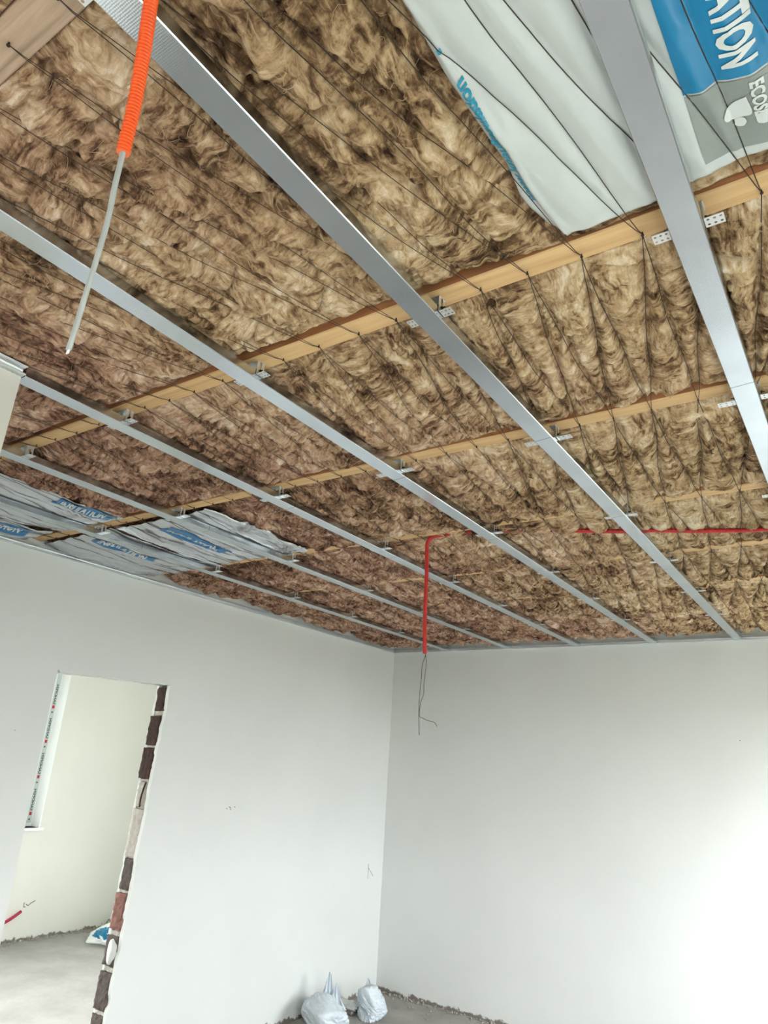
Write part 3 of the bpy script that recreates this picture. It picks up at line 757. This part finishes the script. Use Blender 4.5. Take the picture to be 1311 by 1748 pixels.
def blob(pts, m_, parent, fn, off=.0034):
    c = np.mean(pts, 0); P = spline(np.array(pts+[pts[0]]), 40)[:-1]; n = len(P); m_r = 8
    V = np.concatenate([[c]]+[c+(P-c)*(q+1)/m_r for q in range(m_r)]); Z = fn(V[:, 0], V[:, 1])-off
    F = [(0, 1+i, 1+(i+1) % n) for i in range(n)]+[(1+q*n+i, 1+(q+1)*n+i, 1+(q+1)*n+(i+1) % n, 1+q*n+(i+1) % n) for q in range(m_r-1) for i in range(n)]
    return obj('logo_mark', mesh('logo_mark', np.column_stack([V, Z]), F, m_, True), parent)
blob([(-.030, .958), (-.052, .968), (-.066, .990), (-.060, 1.004), (-.040, 1.000), (-.026, .994)], M_GREYP if False else M_WHITEP, BW, white_fn)
blob([(-.052, 1.004), (-.040, 1.002), (-.036, 1.012), (-.042, 1.022), (-.053, 1.018)], M_WHITEP, BW, white_fn)
blob([(-.022, 1.000), (-.006, .998), (.0, 1.008), (-.006, 1.022), (-.020, 1.020)], M_WHITEP, BW, white_fn)
printed('www.knaufinsulation', .03, 1, -.398, 1.010, -1, white_fn, .0020, M_TEAL, BW, length=.31, height=.019, maxlen=.006)
patch('blue_print', -.413, -.406, .640, .648, white_fn, .0016, M_TEAL, BW, 3, 3)

# silver bags at the left
def silver(k, x0, x1, y0, y1, seed, label, pr=None, wob=.02, tx=None, gather=(), bulge=0):
    fn = film_fn(k, -.004, .013, seed, gather)
    FILMS.setdefault(k, []).append(((x0, x1, y0, y1), fn))
    n = 9; vv = np.linspace(0, 1, n); r_ = np.random.RandomState(seed)
    xl = (x0+r_.uniform(-wob, wob, n)*(.3 if x0 < -3.7 else 1)); xr = x1+r_.uniform(-wob, wob, n)+(bulge*np.sin(vv*math.pi*.9+.2) if bulge else 0)
    xl = np.maximum(xl, XL+.006)
    me = film_sheet('packaging_bag', (vv, xl), (vv, xr), y0, lambda x: y1+.022*pn(x*4, x*0, seed)+.004*pn(x*15, x*0, seed+1), fn, M_FILMS, 90, 110)
    o = obj('packaging_bag', me, label=label, cat='bag', group='insulation bags')
    if pr:
        patch('blue_print', pr[0], pr[1], pr[2], pr[3], fn, .0022, M_BLUES, o, 40, 90)
        h = pr[1]-pr[0]
        printed('INSULATION', .1, 1, pr[0]+h*.22, pr[2]+.02, 1, fn, .0042, M_WHITEP, o, length=(pr[3]-pr[2])*.8, height=h*.5)
        if tx: printed('MINERAL WOOL', .05, 1, pr[0]-h*.75, tx, 1, fn, .0030, M_BLACKP, o, length=.26, height=h*.24)
    return o
silver(2, -3.10, -2.43, 1.992, 2.715, 201, 'silver film bag with blue print, crumpled end nearest the room middle', (-2.86, -2.76, 2.08, 2.50), tx=2.05, gather=((-2.47, 2.60, .08, .012), (-2.42, 2.25, .07, .008), (-2.80, 2.42, .06, .006)), bulge=.07)
silver(2, -3.748, -3.13, 1.992, 2.762, 221, 'silver film bag against the left wall, over the doorway', (-3.40, -3.31, 2.06, 2.45), tx=2.02)
silver(1, -3.46, -2.905, .875, 1.905, 241, 'silver film bag beside the grey wall corner at left, blue print at its edge', (-3.0, -2.905, 1.58, 1.875), wob=.008, gather=((-3.1, 1.72, .12, .007),))
silver(1, -3.748, -3.50, .875, 1.895, 261, 'narrow silver film bag tucked along the left wall at the picture edge', (-3.66, -3.53, 1.5, 1.82), wob=.01)

WIRE_LABEL = {0: 'dark tie wires stretched over the nearest wool strip and the white bag', 1: 'dark tie wires zigzagging between the two nearest yellow joists', 2: 'dark tie wires zigzagging beyond the second bright joist',
              3: 'dark tie wires over the wool strip with the red conduit', 4: 'dark tie wires in a fan pattern beyond the red conduit', 5: 'thin tie wires over the wool strip second from the back wall', 6: 'thin tie wires over the wool strip against the back wall'}
def surf_z(x, y, k):   # lowest surface the wire lies on (film where there is a bag)
    return None
for k in range(7):
    b = MB(); r_ = random.Random(70+k)
    ya, yb_ = nail_y(k), nail_y(k+1)
    for i, (xa, xb) in enumerate(WIRES[k]):
        n = 40 if k in FILMS else 16; t = np.linspace(0, 1, n); w1, w2 = r_.uniform(-1, 1), r_.uniform(-1, 1)
        x = xa+(xb-xa)*t + .004*np.sin(t*math.pi)*np.sin(t*9+w1*3) + .003*w2*np.sin(t*math.pi*3)
        y = ya+(yb_-ya)*t
        y = np.minimum(y, YB-.004)
        z, d, v = base_surface(x, y, k); z = np.minimum(z-.0025, wire_z(v, k)-.001)
        z[0] = z[-1] = HJ-.0055
        if k in FILMS:
            for (bx0, bx1, by0, by1), fn in FILMS[k]:
                ins = (x > bx0-.01) & (x < bx1+.01) & (y > by0-.01) & (y < by1+.02); z = np.where(ins, np.minimum(z, fn(x, y)-.0022), z)
        for px in PX: 
            tt = 1-sstep(.032, .06, np.abs(x-px)); z = np.maximum(z, 2.8025*tt+z*(1-tt))
        if k == 0:
            ok = (x > NX+.01) | (y > NY+.01)
            if ok.sum() < 3: continue
            x, y, z = x[ok], y[ok], z[ok]
        b.tube(np.stack([x, y, z], 1), .00095 if k < 2 else .0011, 4)
    obj('tie_wire', b.me('tie_wire', M_WIRE, True), label=WIRE_LABEL[k], cat='wire', group='tie wires under the wool')

# ------------------------------------------------------------------ steel profiles
def profile_me(L):
    w2, h, t, lip, c = .030, .027, .0009, .008, .0018
    outer = [(-w2+lip, h), (-w2, h), (-w2, c), (-w2+c, 0), (w2-c, 0), (w2, c), (w2, h), (w2-lip, h)]
    inner = [(w2-lip, h-t), (w2-t, h-t), (w2-t, c+t*.4), (w2-c-t*.4, t), (-w2+c+t*.4, t), (-w2+t, c+t*.4), (-w2+t, h-t), (-w2+lip, h-t)]
    sec = outer+inner; n = len(sec); ny = 2
    V = []
    for yy in (0, L): V += [(x, yy, z) for x, z in sec]
    F = [(j, (j+1) % n, n+(j+1) % n, n+j) for j in range(n)]
    half = len(outer)
    for s in (0, 1):
        for j in range(half-1):
            q = (j, j+1, n-2-j, n-1-j); q = tuple(i+s*n for i in q); F.append(q if s == 0 else tuple(reversed(q)))
    return V, F
PLAB = ['wide-looking steel profile at the right, crossing the white bag', 'longest steel profile crossing the picture from the top left, behind the orange conduit', 'bright steel profile crossing just behind the grey cable',
        'steel profile starting at the corner of the near left wall', 'steel profile passing over the crumpled end of the silver bag', 'steel profile closest to the left wall, running over the silver bags']
PSTART = [-.5, -.5, -.5, NY+.004, NY+.004, NY+.004]
for i, (px, ys) in enumerate(zip(PX[:6], PSTART)):
    V, F = profile_me(YB-.006-ys)
    o = obj('steel_profile', mesh('steel_profile', [(px+v[0], ys+v[1], ZP+v[2]) for v in V], F, M_PROF), label=PLAB[i], cat='profile', group='steel ceiling profiles')
V, F = profile_me(YB-.006+.5)

# edge channels -----------------------------------------------------------
def ribbed_channel(p0, p1, nrm, m_):
    """U channel 27 x 28 lying with its web on the wall; ribs pressed into its lower flange"""
    p0, p1, nrm = (np.array(a, float) for a in (p0, p1, nrm)); L = np.linalg.norm(p1-p0); d = (p1-p0)/L
    t = .001; n = int(L/.014)*2
    s = np.linspace(0, L, n+1); rib = .0022*(np.arange(n+1) % 2)
    sec = [(.0, 0), (.027, 0), (.027, t), (t, t), (t, .028-t), (.027, .028-t), (.027, .028), (0, .028)]
    k = len(sec); V = []
    for si, r_ in zip(s, rib):
        for q, (a, z) in enumerate(sec):
            V.append(p0+d*si+nrm*(a+.0005)+np.array([0, 0, z+(r_ if q in (0, 1, 2, 3) else 0)]))
    i = np.arange(n)[:, None]; j = np.arange(k)[None]
    F = np.stack([i*k+j, i*k+(j+1) % k, (i+1)*k+(j+1) % k, (i+1)*k+j], -1).reshape(-1, 4)
    return mesh('edge_channel', np.array(V), F, m_)
zc = ZP-.0012
obj('edge_channel', ribbed_channel((XL, NY+.002, zc), (XL, YB-.03, zc), (1, 0, 0), M_CHAN), label='ribbed steel edge channel along the top of the left wall', cat='channel', group='wall edge channels')
obj('edge_channel', ribbed_channel((XL+.002, YB, zc), (XR-.002, YB, zc), (0, -1, 0), M_CHAN), label='steel edge channel along the top of the back wall', cat='channel', group='wall edge channels')
obj('edge_channel', ribbed_channel((NX, YF+.01, zc), (NX, NY, zc), (1, 0, 0), M_CHAN), label='short ribbed edge channel on top of the near left wall, picture edge', cat='channel', group='wall edge channels')

# hangers -------------------------------------------------------------------
def tab(L, side):
    """perforated tab, local x outward 0..L, width .028"""
    cells_x, cells_y = 3, 2; wv = .028; hx, hy = L/cells_x, wv/cells_y; r = .0028; t = .0009
    V = []; F = []
    def cell(cx, cy, hole):
        sq = [(cx-hx/2, cy-hy/2), (cx, cy-hy/2), (cx+hx/2, cy-hy/2), (cx+hx/2, cy), (cx+hx/2, cy+hy/2), (cx, cy+hy/2), (cx-hx/2, cy+hy/2), (cx-hx/2, cy)]
        n0 = len(V)
        for z in (0, t):
            V.extend([(a, b_, z) for a, b_ in sq])
            V.extend([(cx+r*math.cos(math.radians(225+45*q)), cy+r*math.sin(math.radians(225+45*q)), z) for q in range(8)])
        for q in range(8):
            q2 = (q+1) % 8
            F.append((n0+q, n0+8+q, n0+8+q2, n0+q2)); F.append((n0+16+q, n0+16+q2, n0+24+q2, n0+24+q)); F.append((n0+8+q, n0+24+q, n0+24+q2, n0+8+q2))
            F.append((n0+q, n0+q2, n0+16+q2, n0+16+q))
    for a in range(cells_x):
        for c in range(cells_y): cell(hx*(a+.5), -wv/2+hy*(c+.5), True)
    return [(side*(.0325+x), y, z) for x, y, z in V], [f if side > 0 else tuple(reversed(f)) for f in F]
def hanger_meshes(L1, L2):
    b = MB(); zt = HJ-.0003-ZP; zb = .0135    # local z from profile underside
    b.box(-.0335, .0335, -.014, .014, zt-.0011, zt)
    for s in (-1, 1):
        b.box(min(s*.0314, s*.0323), max(s*.0314, s*.0323), -.014, -.004, zb, zt-.0011); b.box(min(s*.0314, s*.0323), max(s*.0314, s*.0323), .004, .014, zb, zt-.0011)
        b.box(min(s*.0314, s*.0323), max(s*.0314, s*.0323), -.004, .004, zb, zb+.020)
        V, F = tab(L1 if s < 0 else L2, s); b.add([(x, y, z+zb-.0009) for x, y, z in V], F)
    s_ = MB(); s_.tube([(0, 0, 0), (.004, 0, 0)], .0042, 8); s_.tube([(.004, 0, 0), (.010, 0, 0)], .0018, 6)
    return b.me('bracket', M_BRK), s_.me('screw', M_SCREW)
HM = [hanger_meshes(.032, .034), hanger_meshes(.045, .046), hanger_meshes(.026, .030)]
words = ['nearest', 'first yellow', 'second bright', 'third', 'fourth', 'fifth', 'last']
pw = ['right-hand profile crossing the white bag', 'longest profile behind the orange conduit', 'bright profile below the cable end', 'profile starting at the near wall corner', 'profile over the crumpled silver bag end', 'profile nearest the left wall']
rh = random.Random(4)
for i, px in enumerate(PX[:6]):
    for k, (ya, yb_) in enumerate(JO):
        if k == 0 and i > 2: continue
        yc = (ya+yb_)/2 + rh.uniform(-.004, .006)
        bm, sm = HM[1 if k == 2 else rh.choice((0, 0, 2))]
        h = obj('hanger_bracket', None, loc=(px, yc, ZP), label='perforated hanger holding the %s at the %s joist' % (pw[i], words[k]), cat='bracket', group='hangers under the joists')
        obj('bracket', bm, h)
        for s in (-1, 1):
            q = obj('screw', sm, h, loc=(s*.0324, rh.uniform(-.003, .003), .0275)); q.rotation_euler = (0, 0, 0 if s > 0 else math.pi)

# ------------------------------------------------------------------ conduits and cables
def cam_pt(px, py, dist):
    d = _f + (px-655.5)/1184.687*_a - (py-874)/1184.687*_b
    return d*dist+np.array([0, 0, CAM_Z])
D = .94
oc = [(-.640, .285, 2.86), (-.655, .31, 2.79)] + [tuple(cam_pt(*q, D)) for q in ((262, -30), (258, 0), (245, 90), (229, 180), (210, 260))]
P = spline(oc, 700)
seglen = np.concatenate([[0], np.cumsum(np.linalg.norm(np.diff(P, axis=0), axis=1))])
Lc = seglen[-1]; n = int(Lc/.00115); s = np.linspace(0, Lc, n)
P = np.stack([np.interp(s, seglen, P[:, j]) for j in range(3)], 1)
rr = .0083 + .0014*np.clip(np.sin(2*np.pi*s/.0046)*1.6, -1, 1)
b = MB(); b.tube(P, rr, 18, cap=False)
HC = obj('hanging_conduit', None, loc=tuple(P[0]), label='orange corrugated conduit hanging at top left with a grey cable end', cat='conduit')
def under(o, parent):
    o.parent = parent; o.matrix_parent_inverse = Matrix.Translation(-Vector(parent.location)); return o
under(obj('corrugated_tube', b.me('corrugated_tube', M_ORANGE, True)), HC)
# rim inside the cut end
b = MB(); b.tube([P[-1], P[-1]+(P[-1]-P[-2])*.1-np.array([0, 0, .0008])], .0088, 18)
under(obj('cut_rim', b.me('cut_rim', simple('conduit_edge', rgb((240, 120, 70)), .5))), HC)
cc = [tuple(P[-30])] + [tuple(cam_pt(*q, D)) for q in ((209, 264), (196, 318), (185, 372), (168, 432), (150, 490), (132, 550), (117, 597))]
Pc = spline(cc, 60)
b = MB(); b.tube(Pc+np.array([.0016, 0, 0]), .0030, 10); b.tube(Pc-np.array([.0016, 0, 0]), .0030, 10)
under(obj('cable', b.me('cable', M_CABLE, True)), HC)
b = MB(); e = Pc[-1]; dirv = (Pc[-1]-Pc[-2]); dirv /= np.linalg.norm(dirv)
for q in (-1, 1): b.tube([e+np.array([q*.0016, 0, 0]), e+np.array([q*.0016, 0, 0])+dirv*.006], .0013, 6)
under(obj('bare_wire', b.me('bare_wire', simple('white_core', (.8, .8, .8), .4))), HC)

# red conduit across the wool, dropping with two loose wires
rc = [(.6, 3.47, 2.8125), (.43, 3.42, 2.8125), (.2, 3.34, 2.806), (-.10, 3.26, 2.8125), (-.24, 3.225, 2.8125), (-.36, 3.175, 2.806), (-.54, 3.105, 2.806), (-.69, 3.05, 2.8125), (-.82, 3.01, 2.8125), (-1.04, 2.925, 2.820), (-1.25, 2.87, 2.836), (-1.5, 2.81, 2.838), (-1.66, 2.79, 2.832), (-1.700, 2.788, 2.805), (-1.704, 2.788, 2.75), (-1.700, 2.788, 2.66), (-1.700, 2.788, 2.55), (-1.699, 2.788, 2.42), (-1.692, 2.788, 2.262)]
P = spline(rc, 1500)
seglen = np.concatenate([[0], np.cumsum(np.linalg.norm(np.diff(P, axis=0), axis=1))]); Lc = seglen[-1]; n = int(Lc/.0022); s = np.linspace(0, Lc, n)
P = np.stack([np.interp(s, seglen, P[:, j]) for j in range(3)], 1)
b = MB(); b.tube(P, .0098+.0008*np.sin(2*np.pi*s/.0088), 10)
RC = obj('red_conduit', None, loc=(-1.700, 2.788, 2.8), label='red corrugated conduit crossing the wool and hanging down with two loose wires', cat='conduit')
under(obj('corrugated_tube', b.me('corrugated_tube', M_RED, True)), RC)
E0 = P[-1]
def cpt(px, py, y=2.788):
    d = _f + (px-655.5)/1184.687*_a - (py-874)/1184.687*_b; return tuple(d*(y/d[1])+np.array([0, 0, CAM_Z]))
M_LW = simple('loose_wire', rgb((70, 70, 72)), .5)
wa = [tuple(E0+np.array([.002, 0, .02]))]+[cpt(*q) for q in ((726, 1120), (721, 1135), (719, 1160), (716, 1190), (715, 1220), (715.5, 1255))]
b = MB(); b.tube(spline(wa, 40), .0016, 6); under(obj('loose_wire', b.me('loose_wire', M_LW, True)), RC)
wb_ = [tuple(E0+np.array([-.002, 0, .02]))]+[cpt(*q) for q in ((727, 1122), (727.5, 1135), (724, 1165), (723, 1185), (718, 1200), (716, 1222), (722, 1226), (730, 1230), (741, 1233), (746, 1240))]
b = MB(); b.tube(spline(wb_, 60), .0014, 6); under(obj('loose_wire', b.me('loose_wire', M_LW, True)), RC)

# red pipe stub in the far room
b = MB(); b.tube(spline([(XF+.002, 4.10, .165), (XF+.03, 4.14, .188), (XF+.035, 4.21, .225), (XF+.03, 4.268, .258)], 16), .013, 10)
obj('pipe_stub', b.me('pipe_stub', simple('crimson_pipe', rgb((170, 14, 60)), .4), True), label='short crimson pipe sticking out of the wall behind the doorway', cat='pipe')

# ------------------------------------------------------------------ sacks and rubble
def crumpled(rx, ry, rz, seed, amp, nu=72, nv=48, spike=None, flat=.0):
    u = np.linspace(0, 2*np.pi, nu, endpoint=False); v = np.linspace(0, np.pi, nv)
    U, Vv = np.meshgrid(u, v)
    sx, sy, sz = np.cos(U)*np.sin(Vv), np.sin(U)*np.sin(Vv), np.cos(Vv)
    a = U/(2*np.pi)*8
    per = lambda q, sd, f: np.abs(fbm(sx*f+q, sy*f+sz*f*1.3, sd, 3))
    r = 1 + amp*(per(3, seed, 1.4)*1.2+per(7, seed+1, 3.0)*.6+.12*per(1, seed+2, 6)-.75)
    X, Y, Z = sx*rx*r, sy*ry*r, sz*rz*r
    if spike:
        for (sa, sb, w_, h_) in spike:
            q = np.exp(-(((X-sa)/w_[0])**2+((Y-sb)/w_[1])**2))*(sz > 0); Z = Z+q*h_
    Z = np.maximum(Z, -rz*.62); Z = Z+rz*.62
    V = np.stack([X.ravel(), Y.ravel(), Z.ravel()], 1)
    i = np.arange(nv-1)[:, None]; j = np.arange(nu)[None]
    F = np.stack([i*nu+j, (i+1)*nu+j, (i+1)*nu+(j+1) % nu, i*nu+(j+1) % nu], -1).reshape(-1, 4)
    return V, F
def sack(rx, ry, rz, seed, n=16, nu=120, nv=80, wr=.05):
    '''a limp sack: flat facets with sharp creases between them, resting on the floor'''
    rs = np.random.RandomState(seed); nrm = rs.normal(size=(n, 3)); nrm /= np.linalg.norm(nrm, axis=1)[:, None]; h = rs.uniform(.66, 1.0, n)
    u = np.linspace(0, 2*np.pi, nu, endpoint=False); v = np.linspace(0, np.pi, nv); U, Vv = np.meshgrid(u, v)
    D = np.stack([np.cos(U)*np.sin(Vv), np.sin(U)*np.sin(Vv), np.cos(Vv)], -1)
    q = np.einsum('ijk,nk->ijn', D, nrm)/h; p = 14.0
    r = 1/np.maximum((np.clip(q, 1e-3, None)**p).sum(-1)**(1/p), .8)
    # dents and pleats
    den = rs.normal(size=(7, 3)); den /= np.linalg.norm(den, axis=1)[:, None]
    for d_ in den: r = r - .17*np.exp(-((1-D@d_)/.05)**2)
    r = r - wr*np.abs(pn(D[..., 0]*4+D[..., 2]*5, D[..., 1]*4, seed)) - wr*.5*np.abs(pn(D[..., 0]*9, D[..., 1]*9+D[..., 2]*8, seed+1))
    P = D*r[..., None]*np.array([rx, ry, rz]); P[..., 2] = np.maximum(P[..., 2], -rz*.55)+rz*.55
    i = np.arange(nv-1)[:, None]; j = np.arange(nu)[None]
    F = np.stack([i*nu+j, (i+1)*nu+j, (i+1)*nu+(j+1) % nu, i*nu+(j+1) % nu], -1).reshape(-1, 4)
    return P.reshape(-1, 3), F
def fold_sheet(base, top, width, seed, folds=3, nu=40, nv=24, amp=.012, thick=.003):
    '''pleated sheet of the sack mouth standing up from base to a narrow top; base, top are points, width is a vector'''
    base, top, width = (np.array(a, float) for a in (base, top, width)); nrm = np.cross(width, top-base); nrm /= np.linalg.norm(nrm)
    V = []
    for sgn in (1, -1):
        for b_ in np.linspace(0, 1, nv):
            for a_ in np.linspace(-1, 1, nu):
                wv = width*a_*(1-.80*b_**.9); off = amp*np.sin(a_*folds*np.pi+b_*1.5)*(1-.5*b_)+.01*pn(a_*2, b_*2, seed)
                hgt = b_*(1-.35*a_*a_*(b_ > .0))
                V.append(base+(top-base)*hgt+wv+nrm*(off+sgn*thick*.5))
    F = gridF(nu, nv); n = nu*nv
    ring = np.array(list(range(nu))+[r*nu+nu-1 for r in range(1, nv)]+[(nv-1)*nu+i for i in range(nu-2, -1, -1)]+[r*nu for r in range(nv-2, 0, -1)]); r2 = np.roll(ring, -1)
    return np.array(V), np.concatenate([F, F[:, ::-1]+n, np.stack([ring, r2, r2+n, ring+n], 1)])
def joined(name, parts, m_):
    V, F, n = [], [], 0
    for v, f in parts: V.append(v); F.append(np.asarray(f)+n); n += len(v)
    return mesh(name, np.concatenate(V), np.concatenate(F), m_, True)
me = joined('empty_sack', [sack(.21, .19, .155, 11, 18, wr=.13), fold_sheet((.02, .03, .11), (.0, .05, .33), (.085, .065, 0), 3, 4), fold_sheet((.07, .05, .11), (.05, .07, .27), (.06, .055, 0), 5, 3)], M_SACK)
obj('empty_sack', me, loc=(-3.53, 4.63, .001), label='crumpled white sack with a tall pointed peak, left of the two on the floor', cat='sack', group='empty sacks')
me = joined('empty_sack', [sack(.145, .15, .15, 23, 18, wr=.16), fold_sheet((-.05, .03, .13), (-.075, .04, .24), (.04, .05, 0), 7, 3)], M_SACK)
obj('empty_sack', me, loc=(-3.385, 5.03, .001), label='small bunched white sack near the room corner, right of the peaked one', cat='sack', group='empty sacks')
bs = obj('empty_sack', joined('empty_sack', [sack(.30, .22, .11, 35, 18, wr=.12)], M_SACKW), loc=(-6.36, 4.93, .001), label='flat white sack with a blue patch on the floor behind the doorway', cat='sack', group='empty sacks')
bsm = bs.data; bsm.materials.append(M_BLUE)
ce = np.array([p.center[:] for p in bsm.polygons])
ids = [i for i, c in enumerate(ce) if -.14 < c[0] < .10 and -.16 < c[1] < -.08 and c[2] > .05]
for i in ids: bsm.polygons[i].material_index = 1
def stone(r, seed):
    V, F = crumpled(r, r*.8, r*.6, seed, .7, 10, 7); return mesh('rubble_lump', V, F, M_RUBBLE)
rr_ = random.Random(9)
RL = ['largest grey lump of rubble in the far corner past the doorway', 'grey rubble lump second from the far corner, past the doorway', 'low grey rubble lump nearest the white sack with the blue patch', 'tall grey rubble lump right in the far corner, past the doorway', 'grey rubble lump half hidden by the broken door jamb']
spots = [(-6.86, 5.28, .07), (-6.70, 5.40, .09), (-6.62, 5.27, .06), (-6.82, 5.52, .09), (-6.58, 5.53, .07)]
for i, (x, y, r) in enumerate(spots):
    obj('rubble_lump', stone(r, 400+i), loc=(x, y, .0005), label=RL[i], cat='rubble', group='rubble behind the doorway')
# crumbs of plaster and mortar along the foot of the walls
def crumbs(name, pts, label):
    b = MB(); rs = np.random.RandomState(len(pts))
    for x, y, r in pts:
        ico = np.array([(1, 0, 0), (-1, 0, 0), (0, 1, 0), (0, -1, 0), (0, 0, 1), (0, 0, -.3)])*r*rs.uniform(.6, 1.3, (6, 3)); ico += [x, y, r*.3]
        b.add(ico, [(0, 2, 4), (2, 1, 4), (1, 3, 4), (3, 0, 4), (2, 0, 5), (1, 2, 5), (3, 1, 5), (0, 3, 5)])
    return obj(name, b.me(name, M_RUBBLE), label=label, cat='debris', kind='stuff')
rs = np.random.RandomState(8)
pts = [(rs.uniform(XL+.02, XR-.3), YB-abs(rs.normal(0, .035))-.008, rs.uniform(.004, .016)) for _ in range(420)] + [(rs.uniform(-3.4, -2.3), YB-rs.uniform(.06, .5), rs.uniform(.004, .014)) for _ in range(60)]
crumbs('plaster_crumbs', pts, 'plaster crumbs and dirt along the foot of the back wall')
pts = [(XF+abs(rs.normal(0, .04))+.008, rs.uniform(3.4, 5.6), rs.uniform(.005, .02)) for _ in range(260)]
crumbs('plaster_crumbs', pts, 'plaster crumbs along the wall foot behind the doorway')
V, F = crumpled(.16, .07, .05, 361, .3)
obj('plaster_heap', mesh('plaster_heap', V, F, M_PLAST, True), loc=(-3.66, 5.02, .0005), label='small pale heap of plaster at the wall between the two sacks', cat='debris')
